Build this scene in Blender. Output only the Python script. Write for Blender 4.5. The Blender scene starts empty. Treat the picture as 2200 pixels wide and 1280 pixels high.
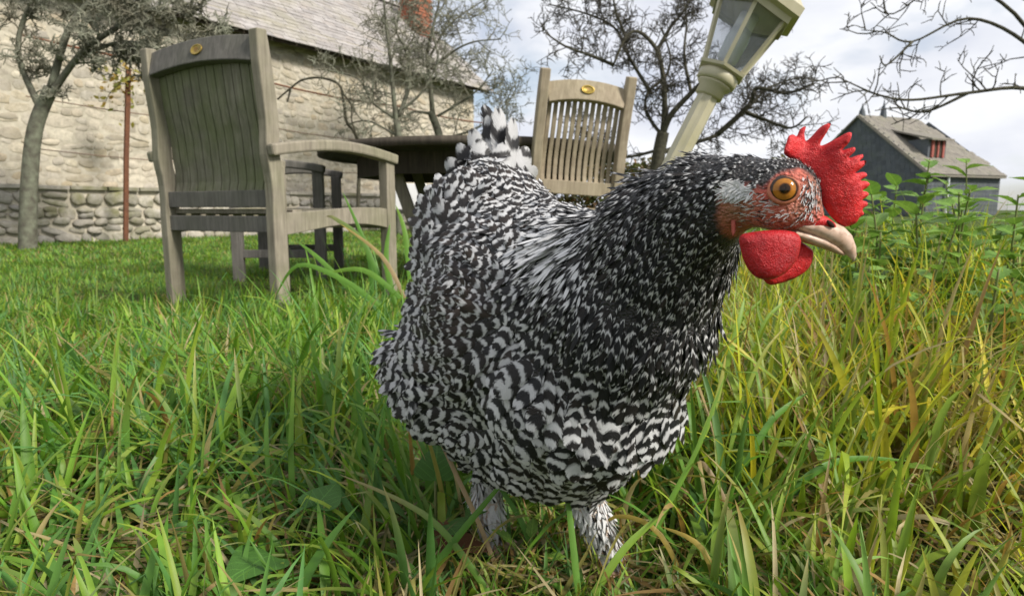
import bpy, bmesh, math, random
import numpy as np
from mathutils import Vector, Matrix, noise as mnoise
from mathutils.geometry import delaunay_2d_cdt
from mathutils.bvhtree import BVHTree

random.seed(7)
rng = np.random.default_rng(11)
sc = bpy.context.scene
COL = sc.collection
R = math.radians

# ------------------------------------------------------------------ camera
F = 1331.0; CX = 1100.0; CY = 640.0; PITCH = R(8.1); CAMZ = 0.36
cam = bpy.data.cameras.new('camera'); cam_o = bpy.data.objects.new('camera', cam); COL.objects.link(cam_o)
cam.sensor_fit = 'HORIZONTAL'; cam.sensor_width = 36.0; cam.lens = 36.0 * F / 2200.0
cam.clip_start = 0.02; cam.clip_end = 2000
cam_o.location = (0, 0, CAMZ); cam_o.rotation_euler = (math.pi / 2 - PITCH, 0, 0)
cam.dof.use_dof = True; cam.dof.focus_distance = 0.47; cam.dof.aperture_fstop = 15.0
sc.camera = cam_o

# ------------------------------------------------------------------ world, sun, exposure
SUN_EL, SUN_AZ = R(38), R(122)          # azimuth clockwise from +y: the light comes from the right, a little behind the camera
w = bpy.data.worlds.new('World'); sc.world = w; w.use_nodes = True
nt = w.node_tree; nt.nodes.clear()
out = nt.nodes.new('ShaderNodeOutputWorld'); bg = nt.nodes.new('ShaderNodeBackground')
sky = nt.nodes.new('ShaderNodeTexSky'); sky.sky_type = 'NISHITA'; sky.sun_disc = False
sky.sun_elevation = SUN_EL; sky.sun_rotation = SUN_AZ
tc = nt.nodes.new('ShaderNodeTexCoord')
mp = nt.nodes.new('ShaderNodeMapping'); mp.inputs['Scale'].default_value = (1.0, 1.0, 2.1); mp.inputs['Location'].default_value = (0.35, 0.2, 0.1)
n1 = nt.nodes.new('ShaderNodeTexNoise'); n1.inputs['Scale'].default_value = 2.6; n1.inputs['Detail'].default_value = 6; n1.inputs['Roughness'].default_value = 0.52
n2 = nt.nodes.new('ShaderNodeTexNoise'); n2.inputs['Scale'].default_value = 4.3; n2.inputs['Detail'].default_value = 5
cr = nt.nodes.new('ShaderNodeValToRGB'); cr.color_ramp.elements[0].position = 0.30; cr.color_ramp.elements[1].position = 0.48
cr2 = nt.nodes.new('ShaderNodeValToRGB')
cr2.color_ramp.elements[0].position = 0.32; cr2.color_ramp.elements[0].color = (5.3, 5.55, 6.4, 1)
cr2.color_ramp.elements[1].position = 0.62; cr2.color_ramp.elements[1].color = (7.7, 7.8, 8.0, 1)
mx = nt.nodes.new('ShaderNodeMix'); mx.data_type = 'RGBA'
L = nt.links.new
L(tc.outputs['Generated'], mp.inputs['Vector']); L(mp.outputs['Vector'], n1.inputs['Vector']); L(mp.outputs['Vector'], n2.inputs['Vector'])
L(n1.outputs['Fac'], cr.inputs['Fac']); L(n2.outputs['Fac'], cr2.inputs['Fac'])
L(cr.outputs['Color'], mx.inputs[0]); L(sky.outputs['Color'], mx.inputs[6]); L(cr2.outputs['Color'], mx.inputs[7])
L(mx.outputs[2], bg.inputs['Color']); bg.inputs['Strength'].default_value = 0.080; L(bg.outputs['Background'], out.inputs['Surface'])

sd = bpy.data.lights.new('sun', 'SUN'); so = bpy.data.objects.new('sun', sd); COL.objects.link(so)
sd.energy = 3.1; sd.angle = R(12); sd.color = (1.0, 0.95, 0.87)
sdir = Vector((math.sin(SUN_AZ) * math.cos(SUN_EL), math.cos(SUN_AZ) * math.cos(SUN_EL), math.sin(SUN_EL)))
so.location = sdir * 30; so.rotation_euler = sdir.to_track_quat('Z', 'Y').to_euler()
sc.view_settings.view_transform = 'Standard'; sc.view_settings.look = 'None'
sc.view_settings.exposure = 0.75; sc.view_settings.gamma = 1.0; sc.view_settings.use_curve_mapping = False
sc.cycles.max_bounces = 8; sc.cycles.transparent_max_bounces = 24; sc.cycles.use_denoising = True

# ------------------------------------------------------------------ helpers
def P(px, py, d):
    """photo pixel (2200 x 1280) -> world point whose distance along y is d"""
    u = (px - CX) / F; v = (CY - py) / F
    y = math.cos(PITCH) + v * math.sin(PITCH); z = -math.sin(PITCH) + v * math.cos(PITCH)
    k = d / y
    return Vector((u * k, d, CAMZ + z * k))

def sm(a, b, x):
    t = np.clip((np.asarray(x, float) - a) / (b - a), 0, 1)
    return t * t * (3 - 2 * t)

def ground(x, y):
    x = np.asarray(x, float); y = np.asarray(y, float)
    z = -0.04 * sm(1.0, 2.0, y)
    z = z + 0.13 * sm(0.45, 1.3, x) * sm(0.6, 1.4, y) * (1 - sm(3.0, 7.0, y))
    z = z + 0.010 * np.sin(5.1 * x + 1.3 * y) * np.cos(3.7 * y - 1.1 * x) * (1 - sm(2.0, 3.5, y))
    return z

def PG(px, d, dz=0.0):
    """ground point seen in column px at distance d"""
    x = (px - CX) / F * d / (math.cos(PITCH) - 0.1 * math.sin(PITCH))
    return Vector((x, d, float(ground(x, d)) + dz))

def mesh_np(name, V, Fq, smooth=True, attrs=None):
    """big mesh from numpy; Fq an (n,3) or (n,4) int array or list of those"""
    me = bpy.data.meshes.new(name)
    Fl = Fq if isinstance(Fq, list) else [Fq]
    Fl = [np.asarray(f, np.int32) for f in Fl if len(f)]
    V = np.asarray(V, np.float32)
    me.vertices.add(len(V)); me.vertices.foreach_set('co', V.ravel())
    loops = np.concatenate([f.ravel() for f in Fl])
    tot = np.concatenate([np.full(len(f), f.shape[1], np.int32) for f in Fl])
    st = np.concatenate([[0], np.cumsum(tot)[:-1]]).astype(np.int32)
    me.loops.add(len(loops)); me.loops.foreach_set('vertex_index', loops)
    me.polygons.add(len(tot)); me.polygons.foreach_set('loop_start', st); me.polygons.foreach_set('loop_total', tot)
    me.polygons.foreach_set('use_smooth', np.full(len(tot), smooth))
    me.update(calc_edges=True); me.validate()
    if attrs:
        for k, a in attrs.items():
            a = np.asarray(a, np.float32)
            if a.shape[1] == 4:
                at = me.attributes.new(k, 'FLOAT_COLOR', 'POINT'); at.data.foreach_set('color', a.ravel())
            else:
                at = me.attributes.new(k, 'FLOAT_VECTOR', 'POINT'); at.data.foreach_set('vector', a.ravel())
    return me

class MB:
    """collects pieces into ONE mesh"""
    def __init__(self): self.v = []; self.f = []
    def add(self, vs, fs):
        o = len(self.v); self.v += [tuple(p) for p in vs]; self.f += [tuple(i + o for i in q) for q in fs]
    def box(self, c, s, rot=None):
        M = rot or Matrix.Identity(3); c = Vector(c)
        vs = [c + M @ Vector((sx * s[0] / 2, sy * s[1] / 2, sz * s[2] / 2)) for sx in (-1, 1) for sy in (-1, 1) for sz in (-1, 1)]
        self.add(vs, [(0, 1, 3, 2), (4, 6, 7, 5), (0, 4, 5, 1), (2, 3, 7, 6), (0, 2, 6, 4), (1, 5, 7, 3)])
    def sweep(self, pts, side, w, h, caps=True):
        """rectangular bar along pts: width w along side, height h across"""
        pts = [Vector(p) for p in pts]; n = len(pts); vs = []; fs = []
        ws = w if isinstance(w, (list, tuple)) else [w] * n; hs = h if isinstance(h, (list, tuple)) else [h] * n
        for i, p in enumerate(pts):
            t = (pts[min(i + 1, n - 1)] - pts[max(i - 1, 0)]).normalized()
            s = Vector(side); s = (s - t * s.dot(t)).normalized(); o = t.cross(s)
            for a, b in ((-1, -1), (1, -1), (1, 1), (-1, 1)):
                vs.append(p + s * (a * ws[i] / 2) + o * (b * hs[i] / 2))
        for i in range(n - 1):
            for k in range(4):
                fs.append((i * 4 + k, i * 4 + (k + 1) % 4, i * 4 + 4 + (k + 1) % 4, i * 4 + 4 + k))
        if caps: fs += [(3, 2, 1, 0), tuple(n * 4 - 4 + k for k in range(4))]
        self.add(vs, fs)
    def tube(self, pts, rad, sides=6, cap=True):
        pts = [Vector(p) for p in pts]; n = len(pts)
        rs = rad if isinstance(rad, (list, tuple)) else [rad] * n
        t = (pts[1] - pts[0]).normalized(); a = Vector((0, 0, 1)) if abs(t.z) < .9 else Vector((1, 0, 0))
        u = t.cross(a).normalized(); vs = []; fs = []
        for i, p in enumerate(pts):
            t = (pts[min(i + 1, n - 1)] - pts[max(i - 1, 0)]).normalized()
            u = (u - t * u.dot(t)).normalized(); q = t.cross(u)
            for k in range(sides):
                an = 2 * math.pi * k / sides
                vs.append(p + (u * math.cos(an) + q * math.sin(an)) * rs[i])
        for i in range(n - 1):
            for k in range(sides):
                fs.append((i * sides + k, i * sides + (k + 1) % sides, (i + 1) * sides + (k + 1) % sides, (i + 1) * sides + k))
        if cap:
            fs.append(tuple(range(sides - 1, -1, -1))); fs.append(tuple((n - 1) * sides + k for k in range(sides)))
        self.add(vs, fs)
    def lathe(self, prof, sides, M, cap=True):
        """prof: (radius, z); rings of `sides`, transformed by the 4x4 M"""
        vs = []; fs = []
        for r, z in prof:
            for k in range(sides):
                an = 2 * math.pi * (k + .5) / sides
                vs.append(M @ Vector((r * math.cos(an), r * math.sin(an), z)))
        for i in range(len(prof) - 1):
            for k in range(sides):
                fs.append((i * sides + k, i * sides + (k + 1) % sides, (i + 1) * sides + (k + 1) % sides, (i + 1) * sides + k))
        if cap:
            fs.append(tuple(range(sides - 1, -1, -1))); fs.append(tuple((len(prof) - 1) * sides + k for k in range(sides)))
        self.add(vs, fs)
    def mesh(self, name, mat, smooth=False):
        me = bpy.data.meshes.new(name); me.from_pydata(self.v, [], self.f); me.update()
        if mat: me.materials.append(mat)
        if smooth: me.polygons.foreach_set('use_smooth', [True] * len(me.polygons))
        return me
    def build(self, name, mat, parent=None, smooth=False, bevel=0):
        return obj(name, self.mesh(name, mat, smooth), parent, bevel)

def obj(name, me, parent=None, bevel=0):
    o = bpy.data.objects.new(name, me); COL.objects.link(o)
    if parent: o.parent = parent
    if bevel:
        m = o.modifiers.new('bevel', 'BEVEL'); m.width = bevel; m.segments = 2; m.limit_method = 'ANGLE'; m.angle_limit = R(40)
    return o

def empty(name, loc=(0, 0, 0), rot=(0, 0, 0)):
    o = bpy.data.objects.new(name, None); COL.objects.link(o); o.location = loc; o.rotation_euler = rot; o.empty_display_size = .05
    return o

def tag(o, label=None, cat=None, group=None, kind=None):
    if label: o['label'] = label
    if cat: o['category'] = cat
    if group: o['group'] = group
    if kind: o['kind'] = kind
    return o

def catmull(pts, n=4, closed=False):
    pts = [Vector(p) for p in pts]; m = len(pts); res = []
    for i in range(m if closed else m - 1):
        g = (lambda j: pts[j % m]) if closed else (lambda j: pts[min(max(j, 0), m - 1)])
        a, b, c, d = g(i - 1), g(i), g(i + 1), g(i + 2)
        for k in range(n):
            t = k / n
            res.append(0.5 * ((2 * b) + (c - a) * t + (2 * a - 5 * b + 4 * c - d) * t * t + (3 * b - a - 3 * c + d) * t ** 3))
    if not closed: res.append(pts[-1])
    return res

# ------------------------------------------------------------------ materials
class NT:
    """short node-tree writer"""
    def __init__(self, name):
        self.m = bpy.data.materials.new(name); self.m.use_nodes = True; self.t = self.m.node_tree
        self.b = self.t.nodes['Principled BSDF']; self.o = self.t.nodes['Material Output']
    def n(self, kind, **kw):
        x = self.t.nodes.new('ShaderNode' + kind)
        for k, v in kw.items():
            if k in x.inputs: x.inputs[k].default_value = v
            else: setattr(x, k, v)
        return x
    def l(self, a, b): self.t.links.new(a, b)
    def coord(self, which='Object', scale=(1, 1, 1)):
        t = self.n('TexCoord'); m = self.n('Mapping'); m.inputs['Scale'].default_value = scale
        self.l(t.outputs[which], m.inputs['Vector']); return m.outputs['Vector']
    def noise(self, vec, scale, detail=4, rough=.55, dist=0):
        x = self.n('TexNoise', Scale=scale, Detail=detail, Roughness=rough, Distortion=dist); self.l(vec, x.inputs['Vector']); return x.outputs['Fac']
    def ramp(self, fac, stops):
        x = self.n('ValToRGB'); e = x.color_ramp.elements
        while len(e) < len(stops): e.new(.5)
        for i, (p, c) in enumerate(stops):
            e[i].position = p; e[i].color = (c, c, c, 1) if isinstance(c, (int, float)) else (*c, 1)
        self.l(fac, x.inputs['Fac']); return x.outputs['Color']
    def mix(self, fac, a, b, mode='MIX'):
        x = self.n('Mix', data_type='RGBA', blend_type=mode)
        for s, v in ((0, fac), (6, a), (7, b)):
            if hasattr(v, 'links'): self.l(v, x.inputs[s])
            elif s == 0: x.inputs[0].default_value = v
            else: x.inputs[s].default_value = (*v, 1) if len(v) == 3 else v
        return x.outputs[2]
    def math(self, op, a, b=None, c=None, clamp=False):
        x = self.n('Math', operation=op, use_clamp=clamp)
        for i, v in enumerate((a, b, c)):
            if v is None: continue
            if hasattr(v, 'links'): self.l(v, x.inputs[i])
            else: x.inputs[i].default_value = v
        return x.outputs[0]
    def bump(self, h, strength=.3, dist=.01):
        x = self.n('Bump', Strength=strength, Distance=dist); self.l(h, x.inputs['Height']); self.l(x.outputs['Normal'], self.b.inputs['Normal'])
    def base(self, c, rough=.8, spec=.3):
        if hasattr(c, 'links'): self.l(c, self.b.inputs['Base Color'])
        else: self.b.inputs['Base Color'].default_value = (*c, 1)
        self.b.inputs['Roughness'].default_value = rough; self.b.inputs['Specular IOR Level'].default_value = spec
        return self.m

def mat_simple(name, c1, c2, scale=8, rough=.8, spec=.3, bump=.2, dist=.004, detail=5, coord='Object', stretch=(1, 1, 1)):
    t = NT(name); v = t.coord(coord, stretch); f = t.noise(v, scale, detail)
    c = t.mix(t.ramp(f, [(.3, 0), (.7, 1)]), c1, c2); t.base(c, rough, spec)
    if bump: t.bump(f, bump, dist)
    return t.m

def mat_wood(name, light, dark, green=None, gw=.5, stretch=(28, 28, 2.2)):
    t = NT(name); v = t.coord('Object', stretch); v2 = t.coord('Object')
    g = t.noise(v, 3.0, 6, .6, .4); big = t.noise(v2, 9, 4, .6)
    c = t.mix(t.ramp(g, [(.3, 0), (.72, 1)]), dark, light)
    c = t.mix(t.ramp(big, [(.35, 0), (.75, .55)]), c, tuple(x * .6 for x in dark))
    if green:
        gn = t.noise(v2, 5.0, 4, .6)
        c = t.mix(t.ramp(gn, [(.38, 0), (.62, gw)]), c, green)
    t.base(c, .82, .25); t.bump(g, .35, .003); return t.m

M = {}
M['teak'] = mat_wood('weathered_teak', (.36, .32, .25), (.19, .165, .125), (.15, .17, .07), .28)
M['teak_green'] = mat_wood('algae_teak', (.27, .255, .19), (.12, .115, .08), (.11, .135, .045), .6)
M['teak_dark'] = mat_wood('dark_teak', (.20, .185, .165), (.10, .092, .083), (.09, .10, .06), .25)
M['teak_tan'] = mat_wood('tan_teak', (.43, .36, .26), (.27, .215, .15), (.18, .19, .08), .15)
M['table'] = mat_wood('table_wood', (.12, .10, .075), (.055, .045, .035), None, 0)
M['brass'] = mat_simple('brass', (.42, .30, .06), (.25, .16, .03), 60, .4, .5, .3, .001); M['brass'].node_tree.nodes['Principled BSDF'].inputs['Metallic'].default_value = .6
M['brass_print'] = mat_simple('brass_print', (.20, .09, .02), (.28, .14, .03), 60, .5, .4, 0)
M['rust'] = mat_simple('rusty_iron', (.20, .085, .045), (.12, .055, .035), 30, .85, .2, .4, .003)
M['wire'] = mat_simple('wire', (.12, .09, .07), (.22, .14, .09), 12, .7, .3, 0)
M['bark'] = mat_simple('bark', (.040, .035, .026), (.095, .09, .060), 22, .9, .15, .6, .01)
M['bark_lichen'] = mat_simple('lichen_bark', (.085, .075, .06), (.19, .20, .145), 14, .95, .1, .6, .01)
M['twig'] = mat_simple('twig', (.045, .038, .032), (.085, .08, .06), 5, .9, .15, 0)
M['twig_lichen'] = mat_simple('lichen_twig', (.14, .125, .09), (.30, .31, .235), 4, .95, .1, 0)
M['lamp'] = mat_simple('champagne_paint', (.50, .455, .33), (.38, .35, .22), 14, .42, .45, .1, .001)
M['white'] = mat_simple('white_board', (.80, .80, .79), (.72, .72, .70), 5, .5, .4, 0)
M['bulb'] = mat_simple('lamp_tube', (.62, .66, .64), (.70, .72, .70), 5, .35, .5, 0)
M['mortar'] = mat_simple('lime_mortar', (.52, .475, .38), (.36, .325, .255), 11, .95, .1, .6, .02)
M['brick'] = mat_simple('brick_red', (.36, .13, .075), (.25, .10, .06), 14, .9, .2, .3, .01)
M['darkgap'] = mat_simple('dark_timber', (.05, .04, .03), (.08, .065, .05), 10, .9, .1, 0)

def mat_lib_rand(name, cols, scale=10, rough=.9, moss=None, mw=.6):
    """colour chosen per object/position by random + noise"""
    t = NT(name); v = t.coord('Object'); oi = t.n('ObjectInfo'); gm = t.n('NewGeometry')
    rv = t.n('TexWhiteNoise', noise_dimensions='1D')
    t.l(t.math('ADD', oi.outputs['Random'], gm.outputs['Random Per Island']), rv.inputs['W'])
    c = t.ramp(rv.outputs['Value'], [(i / (len(cols) - 1), k) for i, k in enumerate(cols)])
    f = t.noise(v, scale, 5, .6); gp = t.n('NewGeometry'); fp = t.noise(gp.outputs['Position'], 16, 5, .7)
    c = t.mix(t.ramp(fp, [(.38, .0), (.68, .62)]), c, tuple(x * .5 for x in cols[0]))
    if moss:
        g = t.n('NewGeometry'); mn = t.n('TexNoise', Scale=1.3, Detail=5.0, Roughness=.65); t.l(g.outputs['Position'], mn.inputs['Vector'])
        c = t.mix(t.ramp(mn.outputs['Fac'], [(.48, 0), (.64, mw)]), c, moss)
    t.base(c, rough, .2); t.bump(f, .5, .012); return t.m
M['stone'] = mat_lib_rand('wall_stone', [(.44, .395, .315), (.57, .51, .405), (.34, .31, .265), (.61, .555, .44), (.47, .395, .285), (.52, .475, .395), (.37, .325, .25)], 9, .93, (.33, .27, .14), .4)
M['stone_low'] = mat_lib_rand('plinth_stone', [(.34, .31, .26), (.46, .42, .35), (.30, .28, .25), (.52, .48, .40)], 9, .93, (.13, .13, .035), .85)
M['slate'] = mat_lib_rand('roof_slate', [(.35, .325, .305), (.42, .39, .37), (.29, .27, .26), (.38, .34, .31)], 6, .75, (.27, .25, .14), .35)
M['slate_dark'] = mat_lib_rand('wall_slate', [(.10, .112, .128), (.13, .142, .155), (.085, .094, .105)], 2, .75, (.11, .13, .095), .4)
M['roof_far'] = mat_lib_rand('far_roof_slate', [(.22, .20, .17), (.27, .245, .205), (.18, .165, .145)], 2, .85, (.21, .21, .14), .4)
M['redwood'] = mat_simple('red_paint', (.36, .10, .075), (.28, .08, .06), 5, .6, .3, 0)

def mat_glass(name, tint=(.96, .97, .98), mixv=.88):
    t = NT(name); t.t.nodes.remove(t.b)
    tr = t.n('BsdfTransparent'); tr.inputs['Color'].default_value = (*tint, 1)
    gl = t.n('BsdfGlossy'); gl.inputs['Roughness'].default_value = .12
    df = t.n('BsdfDiffuse'); df.inputs['Color'].default_value = (.55, .57, .6, 1)
    v = t.coord('Object', (30, 30, 3)); f = t.noise(v, 2, 4)
    fr = t.n('Fresnel', IOR=1.45)
    m1 = t.n('MixShader'); t.l(t.ramp(f, [(.35, .02), (.8, .12)]), m1.inputs[0]); t.l(tr.outputs[0], m1.inputs[1]); t.l(df.outputs[0], m1.inputs[2])
    m2 = t.n('MixShader'); t.l(fr.outputs[0], m2.inputs[0]); t.l(m1.outputs[0], m2.inputs[1]); t.l(gl.outputs[0], m2.inputs[2])
    t.l(m2.outputs[0], t.o.inputs['Surface']); return t.m
M['glass'] = mat_glass('lamp_glass')

def mat_leafy(name, attr='Col', trans=.4, rough=.5, spec=.35, veins=True):
    """diffuse + translucent leaf whose colour is a vertex attribute"""
    t = NT(name); a = t.n('Attribute', attribute_name=attr)
    v = t.coord('Object'); f = t.noise(v, 40, 3)
    c = t.mix(t.ramp(f, [(.3, 0.0), (.75, .25)]), a.outputs['Color'], (.02, .03, .008), 'MIX')
    t.base(c, rough, spec)
    tl = t.n('BsdfTranslucent'); c2 = t.mix(1.0, c, (1.25, 1.2, .75), 'MULTIPLY'); t.l(c2, tl.inputs['Color'])
    ms = t.n('MixShader'); ms.inputs[0].default_value = trans
    t.l(t.b.outputs[0], ms.inputs[1]); t.l(tl.outputs[0], ms.inputs[2]); t.l(ms.outputs[0], t.o.inputs['Surface']); return t.m
M['grass'] = mat_leafy('grass_blade', trans=.38, rough=.5, spec=.4)
M['leaf'] = mat_leafy('leaf', trans=.35)

def mat_leaf_plain(name, c1, c2):
    t = NT(name); oi = t.n('ObjectInfo'); v = t.coord('Object'); f = t.noise(v, 50, 4)
    sx = t.n('SeparateXYZ'); t.l(t.coord('Object'), sx.inputs[0]); ax_ = t.math('ABSOLUTE', sx.outputs[0]); vn = t.math('PINGPONG', t.math('MULTIPLY', t.math('SUBTRACT', sx.outputs[1], t.math('MULTIPLY', ax_, .8)), 5.0), .5)
    rib = t.math('MAXIMUM', t.math('LESS_THAN', ax_, .014), t.math('LESS_THAN', vn, .035)); 
    c = t.mix(oi.outputs['Random'], c1, c2); c = t.mix(t.math('MULTIPLY', rib, .5), c, tuple(min(1, x * 1.9) for x in c2)); c = t.mix(t.ramp(f, [(.35, 0), (.75, .35)]), c, tuple(x * .5 for x in c1))
    t.base(c, .5, .35); t.bump(f, .4, .002)
    tl = t.n('BsdfTranslucent'); t.l(c, tl.inputs['Color']); ms = t.n('MixShader'); ms.inputs[0].default_value = .3
    t.l(t.b.outputs[0], ms.inputs[1]); t.l(tl.outputs[0], ms.inputs[2]); t.l(ms.outputs[0], t.o.inputs['Surface']); return t.m
M['weed'] = mat_leaf_plain('weed_leaf', (.15, .29, .045), (.22, .36, .055))
M['dock'] = mat_leaf_plain('broad_leaf', (.065, .17, .025), (.085, .20, .035))
M['stem'] = mat_simple('green_stem', (.11, .16, .04), (.16, .15, .06), 20, .7, .2, 0)

def mat_ground():
    t = NT('soil_and_turf'); g = t.n('NewGeometry'); n_ = t.n('TexNoise', Scale=5.0, Detail=8.0, Roughness=.7); t.l(g.outputs['Position'], n_.inputs['Vector'])
    n2_ = t.n('TexNoise', Scale=45.0, Detail=5.0, Roughness=.7); t.l(g.outputs['Position'], n2_.inputs['Vector'])
    c = t.mix(t.ramp(n_.outputs['Fac'], [(.35, 0), (.62, 1)]), (.045, .075, .016), (.075, .115, .022))
    c = t.mix(t.ramp(n2_.outputs['Fac'], [(.45, 0), (.7, .7)]), c, (.07, .055, .028))
    t.base(c, .95, .1); t.bump(n2_.outputs['Fac'], .8, .02); return t.m
M['ground'] = mat_ground()

# ------------------------------------------------------------------ the ground
def build_ground():
    xs = np.concatenate([-np.geomspace(400, 4, 26), np.linspace(-3.5, 3.5, 71), np.geomspace(4, 400, 26)])
    ys = np.concatenate([[-60, -20, -8, -3, -1.5], np.linspace(-.8, 6, 80), np.geomspace(6.5, 700, 34)])
    X, Y = np.meshgrid(xs, ys); Z = ground(X, Y); V = np.stack([X, Y, Z], -1).reshape(-1, 3)
    nx, ny = len(xs), len(ys); i = np.arange(nx * ny).reshape(ny, nx)
    Fq = np.stack([i[:-1, :-1], i[:-1, 1:], i[1:, 1:], i[1:, :-1]], -1).reshape(-1, 4)
    me = mesh_np('ground', V, Fq); me.materials.append(M['ground']); tag(obj('ground', me), kind='structure')
build_ground()

# ------------------------------------------------------------------ the stone farmhouse on the left
GZ = -0.04
W1 = Vector((-4.6, 9.3, 0)); W2 = Vector((-0.87, 14.5, 0)); WD = (W2 - W1).normalized(); WN = Vector((WD.y, -WD.x, 0))   # WN faces the garden
WLEN0 = -5.0; WLEN1 = (W2 - W1).length; EAVE = 3.27; HALF = 2.05; RIDGE = 5.1
def wall_pt(s, z, out=0.0): return W1 + WD * s + WN * out + Vector((0, 0, z))

def stone_mesh(k, mat):
    r = random.Random(100 + k); n = 9; mb = MB(); ring0 = []; ring1 = []; ring2 = []
    for i in range(n):
        a = 2 * math.pi * i / n; ca, sa = math.cos(a), math.sin(a)
        q = (abs(ca) ** 4.5 + abs(sa) ** 4.5) ** (-1 / 4.5) * r.uniform(.80, 1.06) * .5
        ring0.append((q * ca, -.0, q * sa)); ring1.append((q * ca * .97, .72 + r.uniform(-.1, .1), q * sa * .97)); ring2.append((q * ca * .80, 1.0 + r.uniform(-.2, .2), q * sa * .80))
    vs = ring0 + ring1 + ring2 + [(r.uniform(-.05, .05), 1.02, r.uniform(-.05, .05))]; fs = []
    for j in range(2):
        for i in range(n): fs.append((j * n + i, j * n + (i + 1) % n, (j + 1) * n + (i + 1) % n, (j + 1) * n + i))
    for i in range(n): fs.append((2 * n + i, 2 * n + (i + 1) % n, 3 * n))
    mb.add(vs, [tuple(reversed(f)) for f in fs]); return mb.mesh('stone', mat, True)

def lay_stones(parent, mat, s0, s1, z0, z1, hrange, wrange, out, depth, nobj, seed, name='stone'):
    r = random.Random(seed); meshes = [stone_mesh(seed * 20 + k, mat) for k in range(12)]; spots = []
    z = z0
    while z < z1 - .03:
        h = min(r.uniform(*hrange), z1 - z); s = s0 + r.uniform(-.2, 0)
        while s < s1:
            wd = min(r.uniform(*wrange), s1 - s + .02)
            if wd < .05: break
            if h > .13 and r.random() < .25:          # two small stones on top of each other
                hh = h * r.uniform(.4, .6)
                spots.append((s + wd / 2, z + hh / 2, wd, hh)); spots.append((s + wd / 2, z + hh + (h - hh) / 2, wd, h - hh))
            else: spots.append((s + wd / 2, z + h / 2, wd, h))
            s += wd
        z += h
    # the largest in the picture first: near ones, in front of the camera
    spots.sort(key=lambda q: -(q[2] * q[3]) / max((wall_pt(q[0], q[1])).length, .1) ** 2 + (50 if wall_pt(q[0], 0).x / wall_pt(q[0], 0).y < -.84 else 0))
    base = Matrix((WD, WN, Vector((0, 0, 1)))).transposed().to_4x4()
    rest = MB()
    for i, (s, z, wd, h) in enumerate(spots):
        me = meshes[r.randrange(12)]
        Mx = Matrix.Translation(wall_pt(s, z + r.uniform(-.022, .022), out)) @ base @ Matrix.Rotation(r.uniform(-.28, .28), 4, 'Y') @ Matrix.Diagonal((wd * r.uniform(.93, 1.04), depth * r.uniform(.6, 1.3), h * r.uniform(.92, 1.06), 1))
        if i < nobj:
            o = obj(name, me, parent); o.matrix_world = Mx
        else: rest.add([Mx @ v.co for v in me.vertices], [tuple(p.vertices) for p in me.polygons])
    if rest.v: tag(rest.build(name, mat, parent, True), kind='stuff')

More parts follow.
